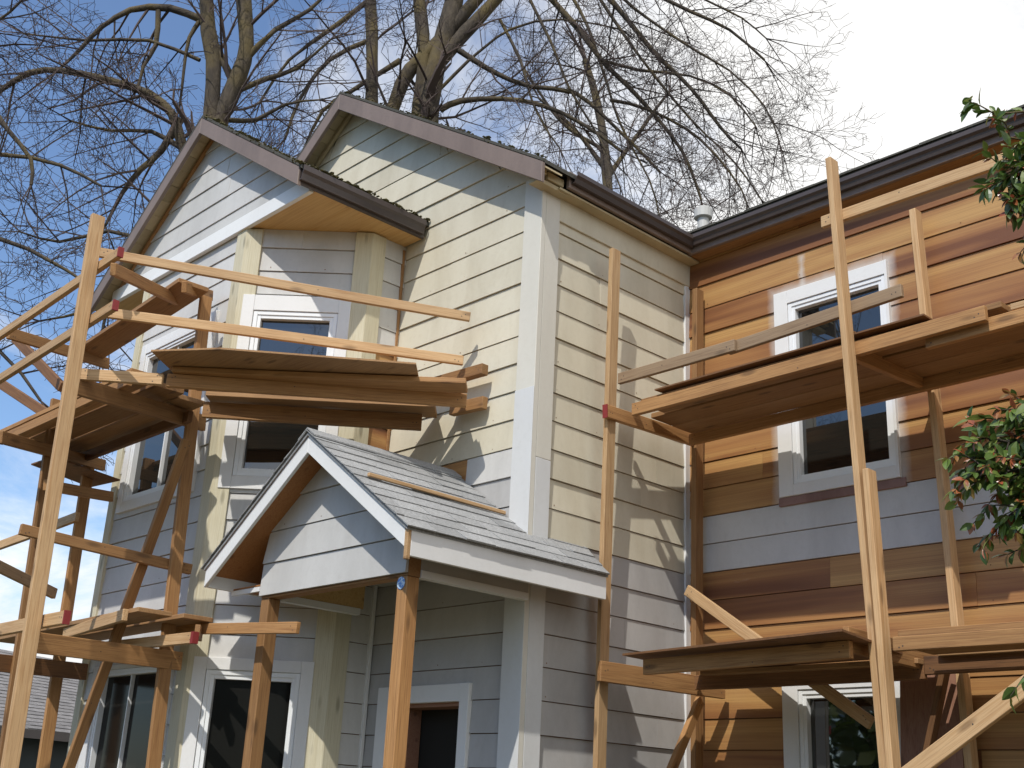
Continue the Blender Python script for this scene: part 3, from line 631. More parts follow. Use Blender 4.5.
# ---------------------------------------------------------------- scaffolding
BEAMS = [
    ('L', 'post', (-7.085, 2.75, 5.178), (-6.75, 2.75, 0.0), 0.038, 0.089, 'light', 'L1'),
    ('L', 'post', (-7.571, 3.85, 5.108), (-7.244, 3.85, 0.0), 0.038, 0.089, 'mid', 'L3'),
    ('L', 'post', (-9.159, 3.85, 4.246), (-8.904, 3.85, 0.0), 0.038, 0.089, 'mid', 'L2b'),
    ('L', 'post', (-8.896, 3.4, 4.456), (-8.487, 3.4, 0.0), 0.038, 0.089, 'mid', 'L2a'),
    ('L', 'brace', (-7.324, 3.74, 3.914), (-8.557, 3.489, 0.0), 0.038, 0.07, 'mid', ''),
    ('L', 'rail', (-7.235, 2.86, 4.999), (-5.808, 4.95, 4.824), 0.03, 0.066, 'light', 'U1'),
    ('L', 'rail', (-6.992, 2.86, 4.492), (-5.829, 4.93, 4.494), 0.03, 0.066, 'light', 'U2'),
    ('L', 'rail', (-6.77, 2.815, 4.836), (-9.286, 2.815, 4.745), 0.035, 0.066, 'light', 'red'),
    ('L', 'rail', (-6.704, 2.815, 4.448), (-9.074, 2.815, 4.35), 0.035, 0.066, 'light', 'red'),
    ('L', 'brace', (-6.811, 2.8, 4.723), (-7.861, 3.8, 5.125), 0.038, 0.08, 'mid', ''),
    ('L', 'ledger', (-7.162, 2.8, 4.024), (-7.562, 3.98, 4.141), 0.038, 0.115, 'mid', 'red0'),
    ('L', 'rail', (-7.181, 2.86, 4.11), (-6.83, 3.26, 4.107), 0.035, 0.075, 'light', ''),
    ('L', 'ledger', (-8.516, 2.9, 3.955), (-9.205, 4.0, 4.111), 0.038, 0.09, 'mid', ''),
    ('L', 'ledger', (-8.559, 3.3, 3.693), (-8.955, 4.0, 3.81), 0.038, 0.08, 'mid', ''),
    ('L', 'ledger', (-8.947, 2.95, 4.893), (-9.24, 3.9, 4.989), 0.038, 0.09, 'mid', ''),
    ('L', 'brace', (-10.109, 3.4, 5.294), (-9.1, 3.5, 4.63), 0.038, 0.08, 'dark', ''),
    ('L', 'brace', (-10.09, 3.3, 4.869), (-9.195, 3.5, 4.403), 0.038, 0.08, 'dark', ''),
    ('L', 'ledger', (-7.336, 3.55, 5.016), (-7.787, 4.0, 5.231), 0.038, 0.08, 'mid', ''),
    ('L', 'rail', (-7.588, 2.82, 3.142), (-7.496, 4.0, 3.067), 0.038, 0.07, 'mid', ''),
    ('L', 'rail', (-10.84, 3.8, 3.577), (-9.07, 3.8, 3.631), 0.035, 0.075, 'light', ''),
    ('L', 'rail', (-8.184, 2.9, 3.003), (-8.516, 3.5, 2.917), 0.035, 0.075, 'grey', ''),
    ('L', 'rail', (-7.84, 2.82, 2.503), (-6.63, 2.82, 2.505), 0.035, 0.075, 'light', 'red1'),
    ('L', 'rail', (-7.609, 3.95, 2.663), (-6.125, 4.03, 2.572), 0.03, 0.07, 'mid', ''),
    ('L', 'ledger', (-7.139, 2.8, 2.406), (-7.433, 3.98, 2.435), 0.038, 0.12, 'mid', ''),
    ('L', 'ledger', (-8.694, 3.2, 2.41), (-8.901, 4.0, 2.438), 0.038, 0.12, 'dark', ''),
    ('L', 'ledger', (-6.313, 4.99, 4.434), (-5.664, 4.99, 4.414), 0.06, 0.075, 'mid', 'wall'),
    ('L', 'ledger', (-6.031, 5.03, 4.207), (-5.689, 5.03, 4.189), 0.05, 0.085, 'mid', 'wall'),
    ('R', 'post', (-5.105, 5.66, 5.381), (-5.163, 5.66, 0.0), 0.038, 0.085, 'light', 'R1'),
    ('R', 'post', (-5.113, 6.62, 5.406), (-5.164, 6.62, 0.0), 0.045, 0.085, 'mid', 'R2'),
    ('R', 'post', (-3.35, 5.66, 5.422), (-3.159, 5.66, 0.0), 0.038, 0.085, 'light', 'R3'),
    ('R', 'post', (-3.21, 5.65, 3.436), (-3.135, 5.65, 0.0), 0.038, 0.085, 'light', 'R3b'),
    ('R', 'post', (-3.31, 6.6, 5.439), (-3.177, 6.6, 0.0), 0.045, 0.085, 'light', 'R4'),
    ('R', 'rail', (-5.099, 5.72, 4.42), (-4.122, 5.72, 4.419), 0.03, 0.078, 'grey', ''),
    ('R', 'rail', (-4.198, 5.75, 4.424), (-2.992, 5.75, 4.474), 0.03, 0.078, 'grey', ''),
    ('R', 'rail', (-3.471, 5.72, 5.058), (-2.277, 5.72, 5.051), 0.03, 0.075, 'light', ''),
    ('R', 'ledger', (-5.09, 5.576, 4.148), (-5.142, 6.6, 4.201), 0.038, 0.09, 'mid', 'red0'),
    ('R', 'ledger', (-3.33, 5.703, 4.185), (-3.288, 6.58, 4.216), 0.038, 0.1, 'mid', ''),
    ('R', 'ledger', (-5.09, 5.573, 2.444), (-4.902, 6.6, 2.43), 0.038, 0.125, 'mid', ''),
    ('R', 'ledger', (-3.339, 5.55, 2.524), (-3.341, 6.62, 2.518), 0.038, 0.13, 'mid', ''),
    ('R', 'brace', (-5.131, 6.5, 3.096), (-3.737, 6.45, 2.176), 0.03, 0.075, 'light', ''),
    ('R', 'brace', (-2.31, 5.45, 2.281), (-3.053, 5.45, 1.8), 0.035, 0.085, 'light', ''),
    ('R', 'brace', (-5.024, 6.5, 2.353), (-4.969, 6.1, 1.841), 0.035, 0.07, 'mid', ''),
    ('R', 'brace', (-3.239, 6.45, 2.543), (-3.49, 6.5, 1.82), 0.035, 0.07, 'dark', ''),
]
TREES = {
 'A': [
   (0.17, 0.13, [(-15.87, 7.89, 8.33), (-15.92, 7.83, 10.05), (-15.96, 7.79, 11.23)]),
   (0.125, 0.1, [(-15.96, 7.79, 11.23), (-15.99, 7.75, 12.22), (-16.06, 7.68, 13.23), (-16.17, 7.56, 13.82), (-16.39, 7.33, 15.68), (-16.74, 6.95, 18.82)]),
   (0.13, 0.1, [(-15.95, 7.8, 11.17), (-15.88, 7.87, 12.23), (-15.77, 7.99, 12.96), (-15.73, 8.03, 13.56), (-15.84, 7.91, 14.47), (-16.13, 7.6, 17.03), (-16.28, 7.44, 19.34)]),
   (0.06, 0.05, [(-15.82, 7.94, 12.86), (-15.97, 7.78, 13.24), (-16.06, 7.68, 13.53)]),
   (0.075, 0.03, [(-16.09, 7.64, 10.94), (-16.29, 7.44, 11.67), (-16.43, 7.28, 12.13), (-16.72, 6.97, 12.54), (-17.19, 6.45, 12.74), (-17.72, 5.88, 12.89), (-18.11, 5.47, 12.79), (-18.4, 5.15, 12.44), (-18.8, 4.73, 12.02)]),
   (0.06, 0.02, [(-16.26, 7.47, 14.02), (-16.66, 7.03, 14.23), (-17.12, 6.54, 14.15), (-17.42, 6.21, 13.75), (-17.6, 6.02, 13.29), (-17.8, 5.8, 12.84)]),
   (0.04, 0.018, [(-16.79, 6.89, 14.17), (-16.76, 6.93, 13.47), (-16.85, 6.82, 13.04), (-16.88, 6.79, 12.57)]),
   (0.035, 0.015, [(-16.28, 7.44, 14.02), (-16.37, 7.34, 13.64), (-16.38, 7.34, 12.97), (-16.35, 7.36, 12.27)]),
   (0.06, 0.02, [(-16.33, 7.38, 12.04), (-16.49, 7.21, 11.42), (-16.68, 7.01, 11.04), (-16.83, 6.85, 10.6), (-16.95, 6.72, 10.0)]),
   (0.05, 0.015, [(-15.71, 8.06, 13.26), (-15.41, 8.38, 13.89), (-15.04, 8.78, 14.33), (-14.73, 9.11, 14.98)]),
   (0.05, 0.015, [(-15.74, 8.03, 12.67), (-15.45, 8.34, 12.89), (-15.12, 8.69, 13.11), (-14.77, 9.08, 13.74)]),
   (0.04, 0.012, [(-15.8, 7.96, 12.09), (-15.5, 8.29, 12.11), (-15.18, 8.62, 12.43), (-14.8, 9.04, 12.56)]),
   (0.05, 0.015, [(-16.08, 7.66, 10.58), (-16.38, 7.33, 10.28), (-16.64, 7.06, 9.64), (-16.76, 6.93, 8.77), (-16.77, 6.92, 7.93)]),
   (0.04, 0.012, [(-15.98, 7.77, 10.05), (-16.44, 7.27, 9.83), (-16.89, 6.78, 9.97), (-17.4, 6.23, 9.75), (-17.85, 5.75, 9.89)]),
   (0.04, 0.012, [(-16.22, 7.5, 11.48), (-16.65, 7.05, 11.82), (-17.09, 6.57, 11.78), (-17.55, 6.07, 11.93)]),
   (0.04, 0.012, [(-15.98, 7.76, 9.52), (-16.46, 7.25, 8.96), (-16.95, 6.72, 8.58), (-17.45, 6.18, 8.37)]),
   (0.03, 0.012, [(-16.22, 7.51, 13.22), (-16.83, 6.85, 13.56), (-17.51, 6.12, 13.5), (-18.27, 5.29, 13.56)]),
 ],
 'B': [
   (0.3, 0.26, [(-16.09, 12.06, 9.73), (-16.06, 12.1, 11.97), (-16.04, 12.11, 13.27)]),
   (0.12, 0.1, [(-16.42, 11.7, 12.37), (-16.7, 11.41, 14.1), (-16.78, 11.32, 15.47), (-16.9, 11.18, 16.89), (-17.09, 10.98, 19.14)]),
   (0.13, 0.1, [(-16.55, 11.56, 13.44), (-16.42, 11.71, 14.58), (-16.25, 11.88, 15.28), (-15.88, 12.28, 16.02), (-15.61, 12.58, 16.64), (-15.13, 13.1, 17.79), (-14.61, 13.65, 19.37)]),
   (0.2, 0.15, [(-16.04, 12.11, 13.27), (-15.97, 12.19, 14.5), (-15.89, 12.28, 15.55), (-15.75, 12.43, 16.63), (-15.67, 12.52, 17.99), (-15.52, 12.68, 20.61)]),
   (0.13, 0.1, [(-16.12, 12.03, 13.26), (-16.08, 12.07, 14.49), (-16.08, 12.07, 15.53), (-16.2, 11.94, 16.95), (-16.44, 11.68, 19.46)]),
   (0.13, 0.08, [(-15.86, 12.31, 15.5), (-15.55, 12.64, 16.24), (-15.11, 13.12, 17.17), (-14.59, 13.68, 18.34), (-13.77, 14.57, 19.97)]),
   (0.055, 0.025, [(-15.81, 12.36, 14.4), (-15.55, 12.64, 14.63), (-15.02, 13.21, 14.74), (-14.49, 13.79, 14.65), (-13.95, 14.37, 14.29), (-13.41, 14.95, 13.71)]),
   (0.05, 0.02, [(-15.67, 12.51, 15.85), (-15.18, 13.04, 15.37), (-14.63, 13.63, 15.05), (-14.03, 14.29, 14.97), (-13.42, 14.95, 14.16), (-12.88, 15.52, 13.31)]),
   (0.06, 0.02, [(-14.85, 13.4, 17.82), (-14.13, 14.18, 16.65), (-13.7, 14.64, 15.74), (-13.16, 15.23, 14.86), (-12.62, 15.81, 13.78), (-12.36, 16.09, 12.71)]),
   (0.06, 0.02, [(-14.59, 13.68, 18.6), (-13.73, 14.61, 17.42), (-13.03, 15.37, 16.03), (-12.49, 15.95, 15.15), (-12.09, 16.38, 14.27), (-11.83, 16.66, 13.84)]),
   (0.05, 0.02, [(-14.32, 13.97, 18.88), (-13.32, 15.06, 17.7), (-12.48, 15.96, 17.04), (-11.93, 16.55, 16.61), (-11.47, 17.05, 15.93)]),
   (0.22, 0.2, [(-16.04, 12.12, 13.16), (-15.99, 12.17, 13.71), (-15.97, 12.19, 14.39)]),
   (0.035, 0.012, [(-14.59, 13.68, 18.34), (-14.0, 14.32, 16.91), (-13.7, 14.64, 15.74), (-13.42, 14.95, 14.38), (-13.01, 15.38, 13.09), (-12.88, 15.53, 12.34)]),
   (0.035, 0.012, [(-14.31, 13.98, 18.62), (-13.73, 14.61, 17.18), (-13.16, 15.22, 15.79), (-12.49, 15.95, 14.46), (-11.9, 16.58, 13.51), (-11.58, 16.93, 12.77)]),
   (0.035, 0.012, [(-14.18, 14.13, 18.89), (-13.45, 14.91, 17.32), (-12.62, 15.81, 16.31), (-11.94, 16.54, 15.66), (-11.48, 17.03, 14.89), (-11.3, 17.23, 14.11)]),
   (0.03, 0.012, [(-14.04, 14.27, 19.16), (-13.04, 15.35, 17.98), (-12.34, 16.11, 17.3), (-11.79, 16.7, 16.86), (-11.46, 17.06, 16.41)]),
   (0.03, 0.012, [(-14.84, 13.41, 17.57), (-14.39, 13.89, 16.15), (-14.1, 14.21, 15.01), (-13.68, 14.67, 13.91), (-13.4, 14.96, 12.84)]),
   (0.03, 0.012, [(-15.09, 13.14, 16.57), (-14.78, 13.47, 15.64), (-14.55, 13.72, 14.51), (-14.2, 14.1, 13.64)]),
   (0.03, 0.012, [(-13.7, 14.64, 15.74), (-13.16, 15.22, 15.55), (-12.49, 15.95, 15.49), (-11.95, 16.53, 15.08), (-11.62, 16.88, 14.42)]),
   (0.03, 0.012, [(-15.83, 12.34, 14.86), (-15.46, 12.74, 15.58), (-14.94, 13.3, 16.34), (-14.27, 14.03, 16.64), (-13.44, 14.92, 16.47)]),
   (0.03, 0.012, [(-13.56, 14.8, 14.82), (-13.02, 15.37, 14.64), (-12.36, 16.09, 14.02), (-11.84, 16.65, 12.97), (-11.78, 16.71, 12.44)]),
   (0.05, 0.02, [(-16.4, 11.73, 15.5), (-17.03, 11.05, 14.75), (-17.39, 10.65, 14.26), (-17.59, 10.44, 13.35)]),
   (0.045, 0.02, [(-16.8, 11.29, 15.94), (-17.34, 10.71, 15.42), (-17.68, 10.35, 14.47), (-17.81, 10.21, 13.56)]),
   (0.05, 0.02, [(-16.9, 11.18, 16.89), (-17.39, 10.66, 16.12), (-17.88, 10.13, 15.37), (-18.18, 9.81, 14.42)]),
 ],
 'C': [
   (0.12, 0.08, [(-18.33, 19.94, 12.85), (-18.31, 19.97, 16.17), (-18.34, 19.93, 17.33), (-18.47, 19.79, 18.82), (-18.77, 19.46, 20.66)]),
   (0.06, 0.03, [(-18.34, 19.93, 17.04), (-17.75, 20.57, 18.58), (-17.22, 21.14, 19.85)]),
   (0.06, 0.03, [(-18.34, 19.93, 17.33), (-18.91, 19.31, 18.48), (-19.56, 18.61, 19.34)]),
   (0.05, 0.02, [(-18.39, 19.88, 17.92), (-19.19, 19.02, 18.76), (-19.96, 18.18, 20.56)]),
 ],
 'D': [
   (0.15, 0.1, [(-16.82, 3.92, 4.95), (-17.21, 3.5, 8.49), (-17.29, 3.4, 10.9), (-17.1, 3.61, 13.04)]),
   (0.05, 0.02, [(-17.28, 3.41, 9.58), (-16.88, 3.85, 10.77), (-16.41, 4.36, 10.98), (-16.05, 4.74, 10.5), (-15.78, 5.04, 10.03), (-15.72, 5.11, 9.63)]),
   (0.05, 0.015, [(-17.21, 3.5, 8.49), (-16.64, 4.11, 9.8), (-16.1, 4.7, 10.09), (-15.5, 5.34, 9.97), (-15.08, 5.8, 9.69)]),
   (0.045, 0.015, [(-17.09, 3.63, 7.74), (-16.46, 4.3, 8.55), (-15.92, 4.89, 8.75), (-15.41, 5.44, 8.45), (-15.1, 5.78, 8.2)]),
   (0.04, 0.015, [(-17.3, 3.4, 11.59), (-16.8, 3.94, 12.34), (-16.4, 4.37, 12.37), (-16.24, 4.55, 12.71)]),
   (0.04, 0.015, [(-17.02, 3.7, 7.3), (-16.29, 4.49, 7.36), (-15.7, 5.12, 7.11), (-15.25, 5.61, 6.44)]),
 ],
}

def beam(name, p, q, w_, h_, m, parent, bev=.003, bend=0.0):
    p, q = Vector(p), Vector(q); d = q-p; L = d.length; X = d.normalized()
    if abs(X.z) > .9: Z = Vector((0, 1, 0))               # posts: local Z faces along Y
    else: Z = Vector((0, 0, 1))
    Yv = Z.cross(X).normalized(); Z = X.cross(Yv).normalized()
    mb = MB()
    n = 6; rs = random.Random(int(abs(p.x*977+q.z*313+p.y*71)*10))
    ph = rs.uniform(0, 6); am = min(.006, L*.0018)
    mat4 = Matrix(((X.x, Yv.x, Z.x, p.x), (X.y, Yv.y, Z.y, p.y), (X.z, Yv.z, Z.z, p.z), (0, 0, 0, 1)))
    rings = []
    for i in range(n+1):
        f = i/n; dy = am*math.sin(ph+f*3.0)-am*math.sin(ph); dz = am*math.cos(ph*1.7+f*2.4)-am*math.cos(ph*1.7)
        rings.append([(L*f, dy+sy*w_/2, dz+sz*h_/2) for sy, sz in ((-1, -1), (1, -1), (1, 1), (-1, 1))])
    base = 0
    for r in rings: mb.v += r
    for i in range(n):
        a, b = i*4, i*4+4
        for k in range(4): mb.f.append((a+k, a+(k+1) % 4, b+(k+1) % 4, b+k)); mb.m.append(0); mb.t.append(.5)
    mb.f.append((3, 2, 1, 0)); mb.m.append(0); mb.t.append(.5)
    e = n*4; mb.f.append((e, e+1, e+2, e+3)); mb.m.append(0); mb.t.append(.5)
    if name in ('rail', 'ledger', 'brace', 'joist') and L > .5:
        for xx in (.035, .055, L-.035, L-.06, L*rs.uniform(.4, .6)):
            f = xx/L; dy = am*math.sin(ph+f*3.0)-am*math.sin(ph); dz = am*math.cos(ph*1.7+f*2.4)-am*math.cos(ph*1.7)
            zz = rs.uniform(-.3, .3)*h_+dz
            for sg in (-1, 1):
                mb.face([(xx+.0042*math.cos(q*1.047), dy+sg*(w_/2+.0009), zz+.0042*math.sin(q*1.047)) for q in range(6)], 1)
    me_o = mb.build(name, [m, M['nail']], parent, matrix=mat4)
    bm = bmesh.new(); bm.from_mesh(me_o.data)
    ed = [x for x in bm.edges if len(x.link_faces) == 2 and x.calc_face_angle(0) > .5]
    bmesh.ops.bevel(bm, geom=ed, offset=bev, segments=1, affect='EDGES'); bm.to_mesh(me_o.data); bm.free()
    MTX[me_o.name] = mat4
    return me_o
MTX = {}
def paint_end(o, at0=False, L=.012):
    """red paint wiped over the sawn end of a board"""
    co = [v.co for v in o.data.vertices]; xs = [c.x for c in co]
    x0, x1 = min(xs), max(xs); e = x0 if at0 else x1
    ys = [c.y for c in co if abs(c.x-e) < .02]; zs = [c.z for c in co if abs(c.x-e) < .02]
    mb = MB(); a = e-.0015 if at0 else e-L; b = e+L if at0 else e+.0015
    mb.box((a, min(ys)-.0015, min(zs)-.0015), (b, max(ys)+.0015, max(zs)+.0015))
    mb.build('painted_end', M['red'], o, matrix=MTX[o.name])
scafL = thing('scaffold', (-8, 3.4, 0), 'wooden scaffold of fresh and brown lumber wrapped round the grey bay window', 'scaffold', 'home-made wooden scaffolds')
scafR = thing('scaffold', (-4.2, 6.1, 0), 'wooden scaffold standing before the bare cedar wall and its white-framed window', 'scaffold', 'home-made wooden scaffolds')
SC = {'L': scafL, 'R': scafR}
for s, nm, p, q, w_, h_, m, note in BEAMS:
    o = beam(nm, p, q, w_, h_, M[m], SC[s])
    if note == 'red': paint_end(o, True)
    if note == 'red0': paint_end(o, True, .012 if s == 'L' else .004)
    if note == 'red1': paint_end(o, False)
# joists that carry the planks
for p, q, h_, m in [((-6.98, 3.36, 4.165), (-5.73, 4.90, 4.165), .09, 'mid'), ((-7.27, 3.80, 4.14), (-6.27, 4.96, 4.14), .115, 'mid'),
                    ((-9.3, 3.18, 4.15), (-7.15, 3.18, 4.15), .075, 'mid'), ((-9.35, 3.78, 4.12), (-7.4, 3.78, 4.12), .08, 'dark')]:
    beam('joist', p, q, .038, h_, M[m], scafL)
for p, q, h_, m in [((-5.0, 5.76, 4.185), (-2.52, 5.74, 4.205), .085, 'mid'), ((-5.1, 6.50, 4.175), (-.8, 6.45, 4.20), .08, 'mid'), ((-2.9, 5.80, 4.15), (-.6, 5.80, 4.18), .08, 'mid'),
                    ((-4.70, 5.55, 2.445), (-3.28, 5.50, 2.465), .09, 'mid'), ((-4.9, 6.3, 2.44), (-3.3, 6.3, 2.44), .09, 'dark'),
                    ((-3.05, 5.52, 2.475), (-.9, 5.52, 2.475), .07, 'mid'), ((-3.3, 6.3, 2.47), (-.9, 6.3, 2.49), .10, 'dark')]:
    beam('joist', p, q, .038, h_, M[m], scafR)
beam('joist', (-8.27, 3.52, 2.62), (-7.25, 3.46, 2.66), .035, .075, M['light'], scafL)
beam('joist', (-7.25, 4.0, 2.60), (-7.02, 3.85, 2.60), .035, .075, M['mid'], scafL)
paint_end(beam('joist', (-8.6, 3.74, 2.55), (-6.83, 3.74, 2.532), .038, .07, M['light'], scafL), False, .03)

def plank(p, q, wd, th, m, label, group=None):
    o = beam('plank', p, q, wd, th, M[m], None); return tag(o, label, 'plank', group)
G1 = 'loose planks laid on the left scaffold'; G2 = 'loose planks laid on the right scaffold'
zt = 4.232
plank((-6.99, 3.42, zt), (-5.62, 4.80, zt), .20, .036, 'mid', 'outer plank of the front deck beneath the bay window railings', G1)
plank((-7.08, 3.60, zt+.003), (-5.80, 4.92, zt+.003), .19, .036, 'mid', 'middle plank of the front deck beneath the bay window railings', G1)
plank((-7.27, 3.84, zt), (-6.17, 5.0, zt), .25, .036, 'sheet', 'inner plank of the front deck, next to the grey bay wall', G1)
plank((-9.35, 3.26, 4.215), (-7.1, 3.26, 4.215), .20, .036, 'mid', 'outer plank of the left deck running off behind the tall front post', G1)
plank((-9.3, 3.49, 4.212), (-7.2, 3.49, 4.212), .22, .036, 'mid', 'middle plank of the left deck seen from below', G1)
plank((-9.38, 3.72, 4.205), (-7.3, 3.72, 4.205), .21, .036, 'sheet', 'inner plank of the left deck nearest the upper bay window', G1)
plank((-9.35, 3.72, 5.02), (-7.40, 3.66, 5.09), .24, .036, 'mid', 'highest plank, laid behind the railings below the left eave', G1)
plank((-9.5, 3.60, 2.655), (-7.15, 3.60, 2.70), .24, .03, 'sheet', 'outer plank of the low left deck above the neighbour roof', G1)
plank((-9.4, 3.86, 2.655), (-7.08, 3.88, 2.69), .22, .03, 'sheet', 'inner plank of the low left deck touching the slanting brace', G1)
def sheet(pts, z, th, m, label):
    mb = MB(); mb.prism([(x, y, z+dz) for x, y, dz in pts], (0, 0, th)); o = mb.build('plywood_sheet', M[m], bevel=.001); return tag(o, label, 'plywood')
sheet([(-6.79, 3.13, 0), (-6.40, 3.40, .0), (-5.63, 4.37, 0), (-5.83, 4.56, 0), (-7.0, 3.38, 0)], 4.255, .012, 'sheet', 'thin plywood sheet with a pointed corner on the front deck under the bay railings')
sheet([(-9.5, 3.52, .0), (-9.0, 3.50, -.03), (-8.75, 3.95, -.16), (-9.4, 4.0, -.1)], 4.06, .012, 'dark', 'dark sagging plywood piece under the far left end of the deck')
sheet([(-4.80, 5.46, 0), (-3.16, 5.22, 0), (-3.34, 6.2, 0), (-4.85, 6.3, 0)], 2.508, .012, 'dark', 'dark plywood sheet with a sharp tip on the low right deck')
sheet([(-4.80, 5.74, 0), (-2.86, 5.71, 0), (-2.86, 6.25, 0), (-4.75, 6.35, 0)], 4.276, .010, 'dark', 'thin dark plywood sheet on the upper right deck below the white window')
plank((-4.95, 5.90, 4.24), (-2.45, 5.88, 4.255), .24, .036, 'mid', 'front plank of the upper right deck before the white window', G2)
plank((-5.08, 6.15, 4.235), (-1.9, 6.13, 4.25), .22, .036, 'mid', 'middle plank of the upper right deck seen from below', G2)
plank((-5.08, 6.38, 4.235), (-.7, 6.36, 4.25), .22, .036, 'sheet', 'rear plank of the upper right deck nearest the cedar wall', G2)
plank((-2.42, 5.92, 4.23), (-.5, 5.92, 4.24), .24, .036, 'light', 'pale plank at the far right of the upper deck beside the shrub', G2)
plank((-3.05, 5.70, 2.532), (-.8, 5.70, 2.532), .28, .036, 'mid', 'front plank of the low right deck running off under the shrub', G2)
plank((-3.2, 6.40, 2.53), (-.8, 6.40, 2.53), .30, .036, 'sheet', 'rear plank of the low right deck against the bare cedar wall', G2)
plank((-3.2, 6.05, 2.53), (-.8, 6.05, 2.53), .30, .036, 'sheet', 'middle plank of the low right deck behind the crossing braces', G2)
plank((-4.8, 6.38, 2.49), (-3.3, 6.38, 2.49), .34, .03, 'sheet', 'plank under the dark plywood on the low right deck', G2)
tag(beam('wood_block', (-3.42, 5.90, 4.275), (-3.42, 5.90, 4.38), .06, .06, M['mid'], None), 'small lumber offcut standing on the upper right deck behind the tall post', 'block')
tag(beam('roof_batten', (-5.461, 3.954, 3.405), (-5.445, 5.041, 3.395), .022, .022, M['light'], None), 'thin wooden batten lying on the grey porch shingles', 'batten')
mb = MB(); mb.hexa([(-3.625, 6.36, 0), (-3.25, 6.36, 0), (-3.25, 6.375, 0), (-3.625, 6.375, 0), (-3.625, 6.60, 2.47), (-3.25, 6.60, 2.47), (-3.25, 6.612, 2.47), (-3.625, 6.612, 2.47)])
mtx = Matrix.Rotation(-math.pi/2, 4, 'Y'); mb.v = [tuple(mtx.inverted() @ Vector(v)) for v in mb.v]
tag(mb.build('plywood_sheet', M['plyred'], matrix=mtx, bevel=.001), 'reddish plywood panel leaning on the cedar wall beside the lower window', 'plywood')

# ---------------------------------------------------------------- neighbour house
nb = thing('neighbour_house', (-24, 12, 0), 'low neighbouring house with grey shingle roof and dark wall behind the left scaffold', 'house')
a, b2 = Vector((-21.4, 6.6, 2.6)), Vector((-25.5, 15.0, 2.62)); dn = (b2-a).normalized(); bk_ = Vector((dn.y, -dn.x, 0)); bk_ = -bk_ if bk_.x > 0 else bk_
mb = MB(); up = Vector((0, 0, 1)); e0, e1 = a-dn*6, b2+dn*2
slopev = bk_*3.2+up*1.75
tabs('roof', e0, dn, slopev, (slopev.cross(dn)*(1 if slopev.cross(dn).z > 0 else -1)), lambda s: (0, (e1-e0).length), 24, .152, .32, M['shingle_far'], nb, 9, .014)
mb = MB(); mb.hexa([e0-up*.16+bk_*.02, e1-up*.16+bk_*.02, e1-up*.16, e0-up*.16, e0-up*.0+bk_*.02, e1+bk_*.02, e1, e0]); mb.build('fascia', M['brown_dark'], nb)
mb = MB(); w0, w1 = e0+bk_*.5, e1+bk_*.5
mb.hexa([w0, w1, w1+bk_*6, w0+bk_*6, w0+up*2.55, w1+up*2.55, w1+bk_*6+up*2.55, w0+bk_*6+up*2.55]); 
for v in range(len(mb.v)): mb.v[v] = (mb.v[v][0], mb.v[v][1], 0 if v < 4 else 2.5)
mb.build('wall', M['farwall'], nb)
def nb_box(name, s0, s1, z0, z1, t, m, par):
    mb = MB(); o = a+dn*s0+bk_*.5; q = a+dn*s1+bk_*.5
    mb.hexa([Vector((o.x, o.y, z0)), Vector((q.x, q.y, z0)), Vector((q.x, q.y, z0))-bk_*t, Vector((o.x, o.y, z0))-bk_*t, Vector((o.x, o.y, z1)), Vector((q.x, q.y, z1)), Vector((q.x, q.y, z1))-bk_*t, Vector((o.x, o.y, z1))-bk_*t])
    return mb.build(name, m, par)
wn = nb_box('window', 1.6, 2.7, 1.2, 2.35, .03, M['white'], nb); nb_box('pane', 1.75, 2.55, 1.3, 2.22, .045, M['glass'], wn)

# ---------------------------------------------------------------- bare trees
def tube(mbv, mbf, pts, rad, k):
    n = len(pts); base = len(mbv)
    pts = np.asarray(pts); tg = np.gradient(pts, axis=0); tg /= np.linalg.norm(tg, axis=1)[:, None]+1e-9
    ref = np.array([.31, .52, .79])
    u = np.cross(tg, ref); u /= np.linalg.norm(u, axis=1)[:, None]+1e-9; v = np.cross(tg, u)
    an = np.arange(k)*2*np.pi/k
    ring = pts[:, None, :]+np.asarray(rad)[:, None, None]*(u[:, None, :]*np.cos(an)[None, :, None]+v[:, None, :]*np.sin(an)[None, :, None])
    mbv.extend(map(tuple, ring.reshape(-1, 3)))
    for i in range(n-1):
        a = base+i*k; b = a+k
        for j in range(k): mbf.append((a+j, a+(j+1) % k, b+(j+1) % k, b+j))
def smoothline(pts, step):
    P = [np.array(p) for p in pts]; P = [2*P[0]-P[1]]+P+[2*P[-1]-P[-2]]; out = []
    for i in range(1, len(P)-2):
        n = max(2, int(np.linalg.norm(P[i+1]-P[i])/step))
        for j in range(n):
            t = j/n; out.append(.5*((2*P[i])+(-P[i-1]+P[i+1])*t+(2*P[i-1]-5*P[i]+4*P[i+1]-P[i+2])*t*t+(-P[i-1]+3*P[i]-3*P[i+1]+P[i+2])*t**3))
    out.append(P[-2]); return np.array(out)
def mesh_obj(name, v, f, m, parent, smooth=True):
    me = bpy.data.meshes.new(name); me.from_pydata(v, [], f); me.materials.append(m)
    if smooth: me.polygons.foreach_set('use_smooth', [True]*len(f))
    return link(bpy.data.objects.new(name, me), parent)
